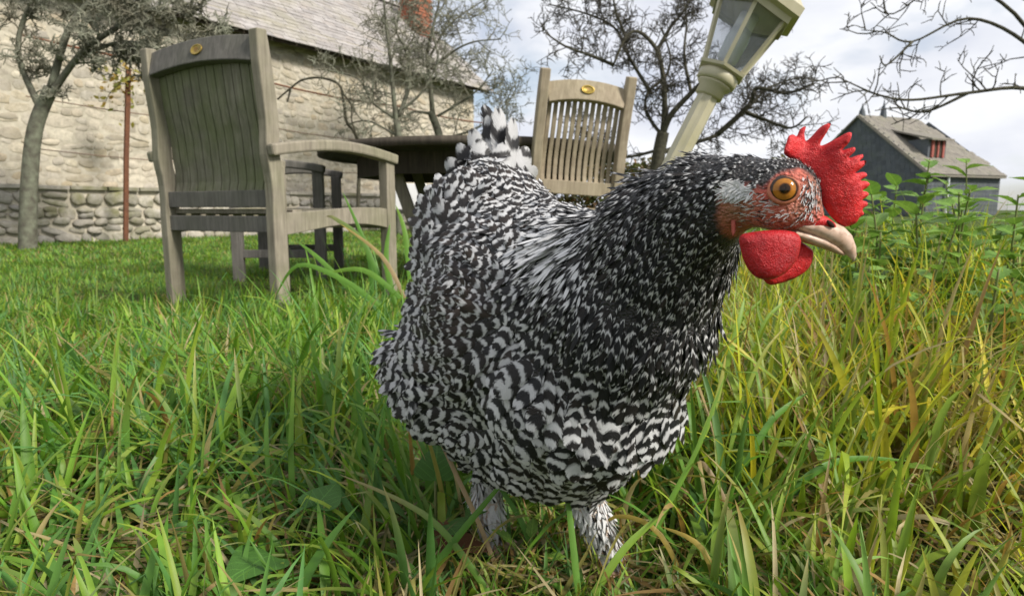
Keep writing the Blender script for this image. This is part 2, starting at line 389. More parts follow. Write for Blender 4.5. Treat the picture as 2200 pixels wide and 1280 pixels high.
def build_farmhouse():
    root = tag(empty('stone_house'), 'old rubble stone farmhouse with long slate roof and brick chimney', 'house')
    mb = MB(); T = .5
    prof = [(0, GZ - .3), (0, EAVE + .05), (-HALF, RIDGE - .12), (-2 * HALF, EAVE + .05), (-2 * HALF, GZ - .3)]
    vs = [wall_pt(WLEN0, z, o) for o, z in prof] + [wall_pt(WLEN1, z, o) for o, z in prof]
    mb.add(vs, [(0, 1, 6, 5), (3, 4, 9, 8), (5, 6, 7, 8, 9), (4, 3, 2, 1, 0)])
    wall = mb.build('wall', M['mortar'], root)
    lay_stones(wall, M['stone'], -3.0, WLEN1, .62, EAVE - .04, (.07, .17), (.10, .32), -.012, .021, 300, 3)
    # roof: boarding plus slates
    mb = MB(); ov = .28; sl = (RIDGE - EAVE) / HALF
    e0 = EAVE - sl * ov
    for side in (0, 1):
        o_e = ov if side == 0 else -2 * HALF - ov
        a = wall_pt(WLEN0, e0, o_e); b = wall_pt(WLEN1 + .22, e0, o_e); c = wall_pt(WLEN1 + .22, RIDGE, -HALF); d = wall_pt(WLEN0, RIDGE, -HALF)
        dn = Vector((0, 0, -.07))
        mb.add([a, b, c, d, a + dn, b + dn, c + dn, d + dn], [(0, 1, 2, 3), (7, 6, 5, 4), (0, 4, 5, 1), (1, 5, 6, 2), (3, 2, 6, 7), (0, 3, 7, 4)])
    roof = mb.build('roof', M['darkgap'], root)
    sm_ = MB(); sm_.box((0, .0, .006), (1, 1, .012)); sme = sm_.mesh('slate', M['slate'])
    r = random.Random(5); up = (wall_pt(0, RIDGE, -HALF) - wall_pt(0, e0, ov)); sll = up.length; up.normalize(); nn = WD.cross(up).normalized()
    base = Matrix((WD, up, nn)).transposed().to_4x4(); spots = []; row = 0; t = -.04
    while t < sll - .02:
        s = -4.2 + (row % 2) * .12 + r.uniform(-.03, .03)
        while s < WLEN1 + .2:
            wd = r.uniform(.17, .30); spots.append((s + wd / 2, t, wd)); s += wd
        t += .125; row += 1
    spots.sort(key=lambda q: (wall_pt(q[0], e0 + q[1] * up.z, ov) - Vector((0, 0, 0))).length + (30 if wall_pt(q[0], 0).x / wall_pt(q[0], 0).y < -.8 else 0) + (30 if (lambda p: p.z - .36 > .5 * p.y)(wall_pt(q[0], e0, ov) + up * q[1]) else 0))
    rest = MB()
    for i, (s, t, wd) in enumerate(spots):
        p = wall_pt(s, e0, ov) + up * (t + .09) + nn * (.014 + r.uniform(0, .007))
        Mx = Matrix.Translation(p) @ base @ Matrix.Rotation(-.055 + r.uniform(-.02, .02), 4, 'X') @ Matrix.Rotation(r.uniform(-.03, .03), 4, 'Z') @ Matrix.Diagonal((wd - .006, .25, 1, 1))
        if i < 300: o = obj('slate', sme, roof); o.matrix_world = Mx
        else: rest.add([Mx @ v.co for v in sme.vertices], [tuple(q.vertices) for q in sme.polygons])
    tag(rest.build('slate', M['slate'], roof), kind='stuff')
    mb = MB(); n = 30
    for k in range(n):      # ridge tiles
        s = WLEN0 + (WLEN1 + .2 - WLEN0) * (k + .5) / n
        for sg in (1, -1):
            mb.sweep([wall_pt(s - .2, RIDGE + .03, -HALF + sg * .09), wall_pt(s + .2, RIDGE + .03, -HALF + sg * .09)], (WN * sg - Vector((0, 0, .9))), .22, .02)
    mb.build('ridge_tile', M['slate'], roof)
    # chimney of brick courses
    cc = wall_pt(WLEN1 - .45, 0, -HALF + .75); ch = empty('chimney', cc, (0, 0, math.atan2(WD.y, WD.x))); ch.parent = roof
    mb = MB(); mb.box((0, 0, 4.35), (.50, .42, 1.6)); mb.build('core', M['mortar'], ch)
    bm_ = MB(); bm_.box((0, 0, 0), (.215, .1, .058)); bme = bm_.mesh('brick', M['brick'])
    zz = 3.75; row = 0
    bricks = MB()
    while zz < 5.12:
        for k in range(-1, 3):
            x = (k - .5) * .225 + (.11 if row % 2 else 0) - .06
            if abs(x) < .26:
                for y in (-.175, .175): bricks.add([v.co + Vector((x, y + (-.04 if y < 0 else .04), zz)) for v in bme.vertices], [tuple(p.vertices) for p in bme.polygons])
        for y in (-.09, .12):
            for x in (-.22, .22): bricks.add([Vector((v.co.y * 1 + x * 1.07, v.co.x + y, v.co.z + zz)) for v in bme.vertices], [tuple(p.vertices) for p in bme.polygons])
        zz += .068; row += 1
    tag(bricks.build('brick', M['brick'], ch), kind='stuff')
    mb = MB(); mb.box((0, 0, 5.18), (.62, .54, .09)); mb.build('chimney_cap', M['mortar'], ch, bevel=.01)
build_farmhouse()

def build_plinth():
    root = tag(empty('dry_stone_wall'), 'low mossy dry stone footing along the farmhouse wall', 'wall')
    mb = MB(); z1 = .60
    vs = [wall_pt(s, z, o) for s in (WLEN0, WLEN1) for o, z in ((.02, GZ - .3), (.30, GZ - .3), (.27, z1), (.02, z1))]
    mb.add(vs, [(1, 2, 6, 5), (2, 3, 7, 6), (4, 5, 6, 7), (0, 3, 2, 1)])
    core = mb.build('core', M['mortar'], root)
    lay_stones(root, M['stone_low'], -2.6, WLEN1, GZ - .02, .60, (.09, .17), (.11, .30), .255, .075, 300, 9)
    mb = MB(); r = random.Random(2); s = -3.0
    for k in range(30):
        wd = r.uniform(.28, .5); mb2 = MB()
        mb2.sweep([wall_pt(s, .625, .16), wall_pt(s + wd - .012, .625 + r.uniform(-.01, .01), .16)], WN, .36 + r.uniform(-.03, .03), .05)
        mb2.build('coping_stone', M['stone_low'], root, bevel=.008); s += wd
        if s > WLEN1: break
build_plinth()

# trellis: rusty posts, bars and wires in front of the wall
def build_trellis():
    p0 = PG(289, 7.7); p1 = P(276, 148, 7.7)
    mb = MB(); mb.tube([p0 - Vector((0, 0, .2)), p0.lerp(p1, .5), p1], .030, 6); o = mb.build('trellis_post', M['rust']); tag(o, 'thin rusty iron trellis post by the mossy footing wall', 'post')
    def bar(name, label, cat, pts, r, mat):
        mb = MB(); mb.tube(pts, r, 5); o = mb.build(name, M[mat]); tag(o, label, cat)
    so_ = .52
    for nm, lab, z, a, b, r, mt in (
        ('trellis_bar', 'rusty iron rail sagging along the stone wall under the eaves', 2.28, -2.2, WLEN1, .014, 'rust'),
        ('trellis_wire', 'thin trellis wire across the stone wall at mid height', 1.62, -2.2, WLEN1, .007, 'wire'),
        ('trellis_wire', 'lowest thin trellis wire just above the mossy footing', 1.05, -2.2, WLEN1, .006, 'wire')):
        pts = []
        for k in range(13):
            t = k / 12; s = a + (b - a) * t; pts.append(wall_pt(s, z - .05 * math.sin(math.pi * ((t * 3) % 1)) - .03 * t, so_))
        bar(nm, lab, 'rail' if mt == 'rust' else 'wire', pts, r, mt)
build_trellis()

# ------------------------------------------------------------------ garden chairs
def post_curve(H, lean, n=14):
    key = [(0.0, 0.0), (0.0, .30), (.0, .50), (-.015, .60), (-.30 * lean, .72), (-.62 * lean, .86), (-lean, H)]
    return catmull([Vector((0, y, z)) for y, z in key], 3)

def curve_y(c, z):
    for a, b in zip(c, c[1:]):
        if a.z <= z <= b.z: return a.y + (b.y - a.y) * (z - a.z) / max(b.z - a.z, 1e-6)
    return c[-1].y if z > c[-1].z else 0

def make_chair(label, loc, yaw, roll=0, W=.54, D=.50, H=1.10, lean=.17, arms=True, ears=0.0, mats=('teak', 'teak_green', 'teak_dark'), nsl=12, splay=.035, slw=.031, group=None, stretch=True, zl=.445):
    mp_, ms_, mr_ = (M[k] for k in mats)
    root = tag(empty('garden_chair', loc, (0, roll, -yaw)), label, 'chair', group)
    c = post_curve(H, lean); hw = W / 2; e = ears
    zr = H - .02 - e                                       # top rail's upper edge at the posts
    for sx in (-1, 1):
        mb = MB(); pts = [Vector((sx * hw, p.y, p.z)) for p in c]
        pts[0].z -= .06
        mb.sweep(pts, (1, 0, 0), .042, [.062] * 5 + [.058] * (len(pts) - 7) + [.05, .044])
        mb.build('back_post', mp_, root, bevel=.005)
    for sx in (-1, 1):                                     # front legs
        mb = MB(); fx = sx * (hw + splay); top = .615 if arms else .40
        mb.sweep([(fx, D, -.06), (fx, D, top)], (1, 0, 0), .045, .058); mb.build('front_leg', mp_, root, bevel=.004)
    n = 9; mb = MB(); pts = []                             # arched top rail
    for k in range(n):
        t = k / (n - 1); x = (-1 + 2 * t) * (hw - .018); z = zr - .044 + .022 * (1 - (2 * t - 1) ** 2)
        pts.append((x, curve_y(c, z) - .012 * (1 - (2 * t - 1) ** 2) * 0 + .0, z))
    mb.sweep(pts, (0, 1, -.25), .032, .092); tr = mb.build('top_rail', mr_, root, bevel=.004)
    # oval brass plate on the rail
    pz = zr - .018; py = curve_y(c, pz)
    Mx = Matrix.Translation((0, py - .018, pz)) @ Matrix.Rotation(R(90 - 14), 4, 'X') @ Matrix.Diagonal((1.55, 1, 1, 1))
    mb = MB(); mb.lathe([(.0005, 0), (.019, 0), (.0205, .001), (.0195, .003), (.0165, .0032), (.016, .0022), (.0005, .0026)], 20, Mx); pl = mb.build('plaque', M['brass'], root, True)
    mb = MB()
    for zz, wd in ((.006, .016), (0, .026), (-.006, .014)):
        mb.add([Mx @ Vector((x, y + zz * 1, .0034)) for x, y in ((-wd / 3, -.0014), (wd / 3, -.0014), (wd / 3, .0014), (-wd / 3, .0014))], [(0, 1, 2, 3)])
    mb.build('engraving', M['brass_print'], pl)
    # lower back rail, seat rails
    mb = MB(); mb.sweep([(-hw + .018, curve_y(c, zl), zl), (hw - .018, curve_y(c, zl), zl)], (0, 1, 0), .034, .062); mb.build('lower_back_rail', mr_, root, bevel=.003)
    mb = MB(); mb.sweep([(-hw + .018, 0, .352), (hw - .018, 0, .352)], (0, 1, 0), .034, .06); mb.build('seat_rail', mr_, root, bevel=.003)
    mb = MB(); mb.sweep([(-hw - splay, D, .352), (hw + splay, D, .352)], (0, 1, 0), .032, .06); mb.build('seat_rail', mp_, root, bevel=.003)
    for sx in (-1, 1):                                     # curved side rails
        mb = MB(); pts = []; hs = []
        for k in range(9):
            t = k / 8; pts.append((sx * (hw + splay * t), D * t, .362 + .028 * math.sin(math.pi * t * .9) * (.4 + t) - .010)); hs.append(.085 - .02 * math.sin(math.pi * t))
        mb.sweep(pts, (1, 0, 0), .036, hs); mb.build('side_rail', mp_, root, bevel=.003)
        if stretch: mb = MB(); mb.sweep([(sx * hw, .0, .16), (sx * (hw + splay), D, .16)], (1, 0, 0), .03, .045); mb.build('stretcher', mr_, root, bevel=.003)
    if stretch: mb = MB(); mb.sweep([(-hw, D * .52, .16), (hw, D * .52, .16)], (0, 1, 0), .03, .045); mb.build('stretcher', mr_, root, bevel=.003)
    for k in range(9):                                     # seat slats
        y = .035 + (D + .02) * k / 8.6; zs = .392 + .018 * (2 * y / D - 1) ** 2 * .5
        mb = MB(); mb.sweep([(-hw + .01 - splay * y / D, y, zs), (hw - .01 + splay * y / D, y, zs)], (0, 1, 0), .048, .018); mb.build('seat_slat', mp_, root, bevel=.003)
    gap = (W - .05) / nsl                                  # upright back slats
    for k in range(nsl):
        x = -hw + .025 + gap * (k + .5); t = x / hw; mb = MB(); pts = []
        z1 = zr - .084 + .022 * (1 - t * t)
        for j in range(11):
            z = zl + .02 + (z1 - zl - .02) * j / 10; q = j / 10
            pts.append((x, curve_y(c, z) + .012 + .024 * math.sin(math.pi * min(1, q * 1.5)) * (1 - q) * 1.2, z))
        mb.sweep(pts, (1, 0, 0), min(slw, gap - .004), .012); mb.build('back_slat', ms_, root, bevel=.002)
    if arms:
        for sx in (-1, 1):
            mb = MB(); pts = []; ws = []
            for k in range(10):
                t = k / 9; y = -.045 + (D + .085) * t
                pts.append((sx * (hw + .036 + (splay - .026) * t), y, .612 + .036 * math.sin(math.pi * min(t * 1.0, 1)) + .012 * t)); ws.append(.032 + .024 * sm(.05, .4, t).item())
            mb.sweep(pts, (1, 0, 0), ws, .042); mb.build('armrest', mp_, root, bevel=.008)
    return root

GCH = 'weathered teak chairs round the garden table'
make_chair('high-backed weathered teak armchair with green algae-stained slats, standing behind the tall grass tussock', (-1.125, 2.41, GZ - .005), R(27), 0, W=.60, D=.60, H=1.02, lean=.04, slw=.046, group=GCH, stretch=False)
make_chair('tan slatted teak chair with raised post tops and yellow plaque between table and lamp', (.265, 2.92, GZ + .005), R(-10), R(3.5), W=.395, D=.42, H=.995, lean=.09, zl=.495, arms=False, ears=.035, mats=('teak_tan', 'teak_tan', 'teak_tan'), nsl=12, splay=.0, slw=.019, group=GCH)
make_chair('dark shaded teak armchair tucked in sideways at the round table', (-1.56, 3.72, GZ - .005), R(84), 0, W=.50, D=.46, H=.88, lean=.10, mats=('teak_dark', 'teak_dark', 'teak_dark'), group=GCH)  # dark teak on every part puts the shade by the table into the colour

# ------------------------------------------------------------------ round table
def build_table():
    c = Vector((-.22, 3.72, GZ)); root = tag(empty('garden_table', c), 'large dark round garden table with planked top and slanted folding legs', 'table')
    Rr = .88; zt = .725; n = 11; wd = 2 * Rr / n
    for k in range(n):                                     # planks clipped to the circle
        x0 = -Rr + k * wd + .003; x1 = -Rr + (k + 1) * wd - .003; pts = []
        xs = [x0 + (x1 - x0) * i / 5 for i in range(6)]
        top = [(x, math.sqrt(max(Rr * Rr * .985 - x * x, 1e-5))) for x in xs]; poly = top + [(x, -y) for x, y in reversed(top)]
        m = len(poly); mb = MB()
        mb.add([(x, y, zt - .028) for x, y in poly] + [(x, y, zt) for x, y in poly], [tuple(range(m)), tuple(2 * m - 1 - i for i in range(m))] + [(i, (i + 1) % m, m + (i + 1) % m, m + i) for i in range(m)])
        o = mb.build('plank', M['table'], root)
    mb = MB(); segs = 40
    for ra, rb, za, zb in ((Rr + .004, Rr - .07, zt - .034, zt + .004),):
        vs = []
        for k in range(segs):
            a = 2 * math.pi * k / segs
            for r_, z_ in ((ra, za), (ra, zb), (rb, zb), (rb, za)): vs.append((r_ * math.cos(a), r_ * math.sin(a), z_))
        fs = [(k * 4 + j, ((k + 1) % segs) * 4 + j, ((k + 1) % segs) * 4 + (j + 1) % 4, k * 4 + (j + 1) % 4) for k in range(segs) for j in range(4)]
        mb.add(vs, fs)
    mb.build('rim', M['table'], root, True)
    for k in range(8):
        a0 = math.pi / 4 * k + .2; a1 = a0 + math.pi / 4; r_ = .66
        mb = MB(); mb.sweep([(r_ * math.cos(a0), r_ * math.sin(a0), zt - .092), (r_ * math.cos(a1), r_ * math.sin(a1), zt - .092)], (0, 0, 1), .11, .028); mb.build('apron_board', M['table'], root)
    for a, b in (((-.42, -.42), (-.16, -.46)), ((.42, -.42), (.16, -.46)), ((-.42, .42), (-.20, .40)), ((.42, .42), (.20, .40))):
        mb = MB(); mb.sweep([(a[0], a[1], zt - .04), (b[0], b[1], -.05)], (0, 1, 0), .05, .06); mb.build('leg', M['teak'], root, bevel=.004)
    mb = MB(); mb.sweep([(-.22, -.45, .18), (.22, -.45, .18)], (0, 1, 0), .03, .05); mb.build('stretcher', M['table'], root)
    # white board on a low bench behind the legs
    q = P(884, 424, 4.9); bx_ = q.x; bn = tag(empty('low_bench', (bx_, 4.9, GZ)), 'low rough bench behind the table legs carrying a white board', 'bench')
    mb = MB(); mb.box((0, 0, .385), (.46, .24, .03)); mb.build('seat', M['teak_dark'], bn, bevel=.004)
    for sx in (-1, 1):
        for sy in (-1, 1): mb = MB(); mb.sweep([(sx * .18, sy * .08, .37), (sx * .20, sy * .10, -.03)], (1, 0, 0), .045, .045); mb.build('leg', M['teak'], bn)
    mb = MB(); mb.box((0, 0, 0), (.24, .02, .20), Matrix.Rotation(R(-8), 3, 'X')); o = mb.build('white_board', M['white'], bevel=.004)
    o.location = (bx_, 4.88, GZ + .50); tag(o, 'plain white board propped on the low bench behind the table', 'board')
build_table()

# ------------------------------------------------------------------ tilted garden lamp
def build_lamp():
    d = 1.36; base = PG(1215, d); top = P(1528, 195, d)
    ax = (top - base).normalized(); side = Vector((0, 1, 0)); q = ax.to_track_quat('Z', 'Y').to_matrix().to_4x4()
    root = tag(empty('garden_lamp', base), 'champagne painted garden lantern on a leaning fluted post behind the hen', 'lamp')
    ln = (top - base).length; Q = q @ Matrix.Rotation(R(4), 4, 'Z')
    mb = MB(); prof = []
    n = 16; vs = []; fs = []
    for z in (-.05, ln):
        for k in range(n):
            a = 2 * math.pi * k / n; r_ = .0205 if k % 2 else .0230; vs.append(Q @ Vector((r_ * math.cos(a), r_ * math.sin(a), z)))
    fs = [(k, (k + 1) % n, n + (k + 1) % n, n + k) for k in range(n)]
    mb.add(vs, fs); mb.build('post', M['lamp'], root)
    mb = MB(); mb.lathe([(.075, -.01), (.075, .02), (.05, .035), (.035, .05)], 16, Q); mb.build('foot', M['lamp'], root, True)
    T = Q @ Matrix.Translation((0, 0, ln))
    mb = MB(); mb.lathe([(.023, -.016), (.029, -.013), (.029, .006), (.036, .010), (.036, .014)], 24, T); mb.build('collar', M['lamp'], root, True, .0)
    mb = MB(); mb.lathe([(.037, .014), (.042, .018), (.042, .034), (.038, .038)], 24, T); mb.build('neck_ring', M['lamp'], root, True)
    H6 = T @ Matrix.Rotation(R(13), 4, 'Z'); b0, b1, hh = .047, .078, .118; zb = .046
    mb = MB(); mb.lathe([(.040, .037), (.053, .040), (.055, .046), (.050, .047)], 6, H6); mb.build('base_plate', M['lamp'], root)
    cor = lambda r_, z, k: H6 @ Vector((r_ * math.cos(2 * math.pi * (k + .5) / 6), r_ * math.sin(2 * math.pi * (k + .5) / 6), z))
    for k in range(6):
        mb = MB(); a, b = cor(b0, zb, k), cor(b1, zb + hh, k); mb.sweep([a, b], (b - H6 @ Vector((0, 0, zb + hh))), .007, .008); mb.build('glazing_bar', M['lamp'], root)
        mb = MB(); sh = .985
        v = [cor(b0 * sh, zb + .001, k), cor(b0 * sh, zb + .001, k + 1), cor(b1 * sh, zb + hh, k + 1), cor(b1 * sh, zb + hh, k)]
        c_ = H6 @ Vector((0, 0, zb + hh / 2)); inn = [p + (c_ - p) * .012 for p in v]
        mb.add(v + inn, [(0, 1, 2, 3), (7, 6, 5, 4), (0, 4, 5, 1), (1, 5, 6, 2), (2, 6, 7, 3), (3, 7, 4, 0)]); mb.build('pane', M['glass'], root)
    mb = MB(); z0 = zb + hh
    mb.lathe([(.072, z0 + .004), (.088, z0 - .003), (.090, z0 + .010), (.104, z0 + .014), (.106, z0 + .032), (.098, z0 + .038), (.055, z0 + .085), (.030, z0 + .10), (.02, z0 + .102)], 6, H6, True); mb.build('cap', M['lamp'], root)
    mb = MB(); mb.lathe([(.002, z0 + .10), (.014, z0 + .11), (.018, z0 + .12), (.010, z0 + .135), (.001, z0 + .142)], 12, H6); mb.build('finial', M['lamp'], root, True)
    mb = MB(); mb.lathe([(.020, z0 - .03), (.020, z0 + .003)], 14, H6); mb.build('socket', M['white'], root, True)
    mb = MB(); mb.lathe([(.021, z0 - .03), (.024, z0 - .05), (.022, z0 - .095), (.012, z0 - .105), (.002, z0 - .107)], 16, H6); mb.build('bulb', M['bulb'], root, True)
    for o in root.children: o.matrix_parent_inverse = Matrix.Identity(4)
build_lamp()

# ------------------------------------------------------------------ bare trees
def branch_pts(r, p, d, ln, n, wander, up, droop=0):
    pts = [p.copy()]; d = d.normalized()
    for k in range(n):
        d = (d + Vector((r.gauss(0, wander), r.gauss(0, wander), r.gauss(0, wander) + up))).normalized()
        p = p + d * (ln / n); pts.append(p.copy())
    return pts

def twigs_on(mb, r, pts, rad, ln, dens, level, up, wander, sides=3, spread=1.0, maxl=2, spurs=0.0):
    """side shoots along a limb, recursing to fine twigs"""
    tot = sum((b - a).length for a, b in zip(pts, pts[1:])); cnt = max(1, int(tot * dens * r.uniform(.8, 1.2)))
    for _ in range(cnt):
        u = r.uniform(.12, 1.0); f = u * (len(pts) - 1); i = min(int(f), len(pts) - 2); p = pts[i].lerp(pts[i + 1], f - i)
        t = (pts[i + 1] - pts[i]).normalized()
        s = Vector((r.gauss(0, 1), r.gauss(0, 1), r.gauss(0, 1))); s = (s - t * s.dot(t)).normalized()
        dr = (t * r.uniform(.2, .8) + s * spread + Vector((0, 0, up))).normalized()
        l = ln * r.uniform(.45, 1.15) * (1.1 - .45 * u); rr = max(rad * (1 - .6 * u) * .42, (.0085, .0068, .0056)[level])
        q = branch_pts(r, p, dr, l, 4 if level < maxl else 3, wander, up * .16)
        mb.tube(q, [rr + (max(rr * .35, .0038) - rr) * k / (len(q) - 1) for k in range(len(q))], sides, False)
        if level < maxl: twigs_on(mb, r, q, rr, ln * .52, dens * 1.45, level + 1, up, wander * 1.15, 3, spread, maxl, spurs)
        if spurs and level == maxl:
            for k in range(int(spurs)):
                p2 = q[r.randrange(len(q))]; e = p2 + Vector((r.gauss(0, .03), r.gauss(0, .03), r.gauss(0, .03))); mb.tube([p2, e], [.004, .003], 3, False)

def limb(mb, px, d0, d1, r0, r1, sides=7, n=5):
    m = len(px); pts = catmull([P(x, y, d0 + (d1 - d0) * i / (m - 1)) for i, (x, y) in enumerate(px)], n)
    k = len(pts); mb.tube(pts, [r0 + (r1 - r0) * (i / (k - 1)) ** .8 for i in range(k)], sides)
    return pts

def make_tree(label, trunk, limbs, seed, mats, dens, ln, up, wander, name='apple_tree', spurs=0, tr=(.12, .08), maxl=2, twr=.018, extra=None):
    r = random.Random(seed); base = trunk[0]; root = tag(empty(name, (0, 0, 0)), label, 'tree')
    mb = MB(); limb(mb, trunk[1], trunk[2], trunk[3], tr[0], tr[1], 9); mb.build('trunk', M[mats[0]], root, True)
    mb = MB(); tw = MB()
    for px, d0, d1, r0, r1 in limbs:
        pts = limb(mb, px, d0, d1, r0, r1, 6); twigs_on(tw, r, pts, max(r0 * .5, twr), ln, dens, 0, up, wander, 4, 1.0, maxl, spurs)
    lo = mb.build('limb', M[mats[0]], root, True); tag(tw.build('crown', M[mats[1]], root, True), kind='stuff')
    return root

D = 10.0
make_tree('gnarled bare apple tree with wide dark crown behind the slatted tan chair',
    (None, [(1405, 478), (1408, 400), (1416, 330), (1425, 285)], D, D),
    [([(1420, 300), (1440, 250), (1485, 200), (1520, 165), (1560, 120)], D, D - .5, .060, .02),
     ([(1422, 290), (1400, 262), (1386, 230), (1395, 195), (1430, 165), (1440, 120), (1420, 60)], D, D + .4, .035, .014),
     ([(1425, 285), (1428, 230), (1425, 170), (1412, 110), (1375, 70), (1345, 80), (1318, 140)], D, D - .3, .055, .016),
     ([(1412, 110), (1440, 60), (1478, 10), (1490, -50)], D, D + .3, .035, .012),
     ([(1415, 330), (1470, 312), (1540, 290), (1600, 240), (1650, 190), (1720, 165)], D, D + .6, .05, .012),
     ([(1540, 290), (1610, 225), (1625, 190), (1690, 200), (1750, 180)], D, D - .8, .045, .014),
     ([(1600, 240), (1650, 260), (1700, 275), (1735, 250)], D, D - .4, .035, .012),
     ([(1395, 195), (1350, 120), (1320, 60), (1260, 30), (1180, 10)], D, D + .5, .035, .01),
     ([(1318, 140), (1270, 120), (1215, 100), (1170, 70)], D, D - .6, .03, .01),
     ([(1345, 80), (1322, 20), (1310, -60)], D, D, .028, .01),
     ([(1485, 200), (1470, 120), (1475, 40), (1460, -40)], D, D + .7, .03, .01),
     ([(1424, 320), (1330, 338), (1270, 300), (1230, 250)], D, D + .8, .03, .01),
     ([(1560, 120), (1620, 80), (1640, 20)], D, D + .5, .028, .01)],
    21, ('bark', 'twig'), 10.5, .58, .16, .19, tr=(.12, .095), maxl=2)
# two lichen-covered fruit trees in front of the farmhouse wall
D = 9.6
make_tree('lichen-grey fruit tree with upright twiggy stems against the stone wall',
    (None, [(858, 505), (858, 420), (860, 330), (852, 260)], D, D),
    [([(852, 270), (845, 200), (838, 120), (830, 60), (822, -30)], D, D - .2, .045, .014),
     ([(856, 250), (880, 180), (872, 110), (850, 60), (870, 0)], D, D + .3, .035, .012),
     ([(850, 255), (800, 220), (770, 170), (700, 150)], D, D - .2, .028, .008),
     ([(850, 290), (790, 260), (740, 270)], D, D + .2, .02, .008),
     ([(856, 240), (905, 200), (940, 130), (930, 60), (960, 0)], D, D + .2, .025, .01)],
    5, ('bark_lichen', 'twig_lichen'), 8, .72, .10, .24, name='fruit_tree', spurs=1, tr=(.065, .05))
D = 10.4
make_tree('dark-stemmed fruit tree reaching over the house corner towards the open sky',
    (None, [(955, 490), (952, 400), (945, 300), (925, 240)], D, D),
    [([(930, 250), (924, 180), (918, 120), (930, 60), (945, 0)], D, D - .2, .05, .014),
     ([(925, 150), (975, 110), (1020, 90), (1075, 85)], D, D - .3, .026, .008),
     ([(920, 130), (960, 60), (1010, 20), (1060, -10)], D, D + .3, .024, .008),
     ([(940, 250), (990, 220), (1030, 190), (1060, 150)], D, D - .3, .024, .008),
     ([(945, 300), (1000, 285), (1050, 260), (1090, 220), (1110, 190)], D, D + .3, .024, .007),
     ([(930, 245), (890, 240), (870, 250), (850, 230)], D, D - .4, .028, .01),
     ([(1000, 285), (1060, 290), (1100, 270)], D, D - .2, .014, .006)],
    6, ('bark_lichen', 'twig_lichen'), 8.5, .72, .07, .24, name='fruit_tree', spurs=1, tr=(.085, .06))
# old vine trained in an arch over the rusty rail
D = 9.2
def build_vine():
    r = random.Random(9); root = tag(empty('trained_vine'), 'old leafless vine trained in an arch along the rusty wall rail', 'vine')
    mb = MB(); limb(mb, [(768, 505), (770, 420), (772, 330), (762, 285), (745, 262), (738, 215), (728, 182), (690, 168), (650, 172), (622, 192), (596, 214)], D, D + .15, .032, .012, 7)
    limb(mb, [(624, 190), (622, 202), (617, 220)], D + .1, D + .1, .018, .012, 5)
    limb(mb, [(735, 200), (755, 225), (756, 260), (770, 300)], D, D, .014, .010, 5); mb.build('trunk', M['bark'], root, True)
    tw = MB()
    for px in ([(728, 182), (690, 168), (650, 172)], [(745, 262), (738, 215), (728, 182)], [(733, 182), (735, 150), (770, 130)], [(762, 285), (800, 270), (820, 220)]):
        pts = catmull([P(x, y, D) for x, y in px], 4); twigs_on(tw, r, pts, .012, .42, 4, 0, .2, .2, 3, 1, 1)
    tag(tw.build('twigs', M['twig_lichen'], root, True), kind='stuff')
build_vine()
# lichen apple tree whose boughs hang in at the upper left
D = 6.2
make_tree('shaggy grey-green lichen apple tree overhanging the farmhouse eaves',
    (None, [(60, 560), (62, 420), (75, 280), (110, 190)], D, D),
    [([(100, 220), (170, 120), (250, 60), (330, 20), (420, 30), (470, 60)], D, D - .3, .035, .008),
     ([(160, 130), (240, 95), (310, 95), (370, 120), (400, 110)], D, D - .4, .022, .008),
     ([(90, 240), (40, 120), (60, 20), (120, -60)], D, D, .035, .012),
     ([(250, 60), (290, -10), (350, -50)], D, D + .2, .03, .01),
     ([(240, 95), (270, 130), (310, 130), (340, 150)], D, D - .2, .018, .006),
     ([(110, 190), (150, 60), (220, -20), (300, -60)], D, D, .04, .012)],
    8, ('bark_lichen', 'twig_lichen'), 17, .34, .02, .26, spurs=3, tr=(.085, .06), maxl=2, twr=.010)
# tree out of frame to the right
D = 7.0
make_tree('bare tree reaching thin forked boughs across the sky above the slate house',
    (None, [(2330, 620), (2330, 450), (2320, 300), (2290, 200)], D, D),
    [([(2300, 230), (2200, 190), (2080, 200), (1960, 215), (1890, 205), (1830, 180), (1790, 160)], D, D - .3, .028, .004),
     ([(2290, 200), (2200, 90), (2080, 40), (1960, 90), (1900, 70), (1850, 65)], D, D + .2, .025, .004),
     ([(2290, 200), (2180, 30), (2040, -40), (1920, 30), (1870, 5)], D, D + .4, .025, .004),
     ([(1960, 90), (1905, 140), (1890, 120)], D, D, .015, .005),
     ([(2080, 200), (1990, 240), (1930, 232), (1880, 238)], D, D, .02, .005)],
    12, ('bark', 'twig'), 5.5, .5, .10, .19, tr=(.12, .09), maxl=2, twr=.008)

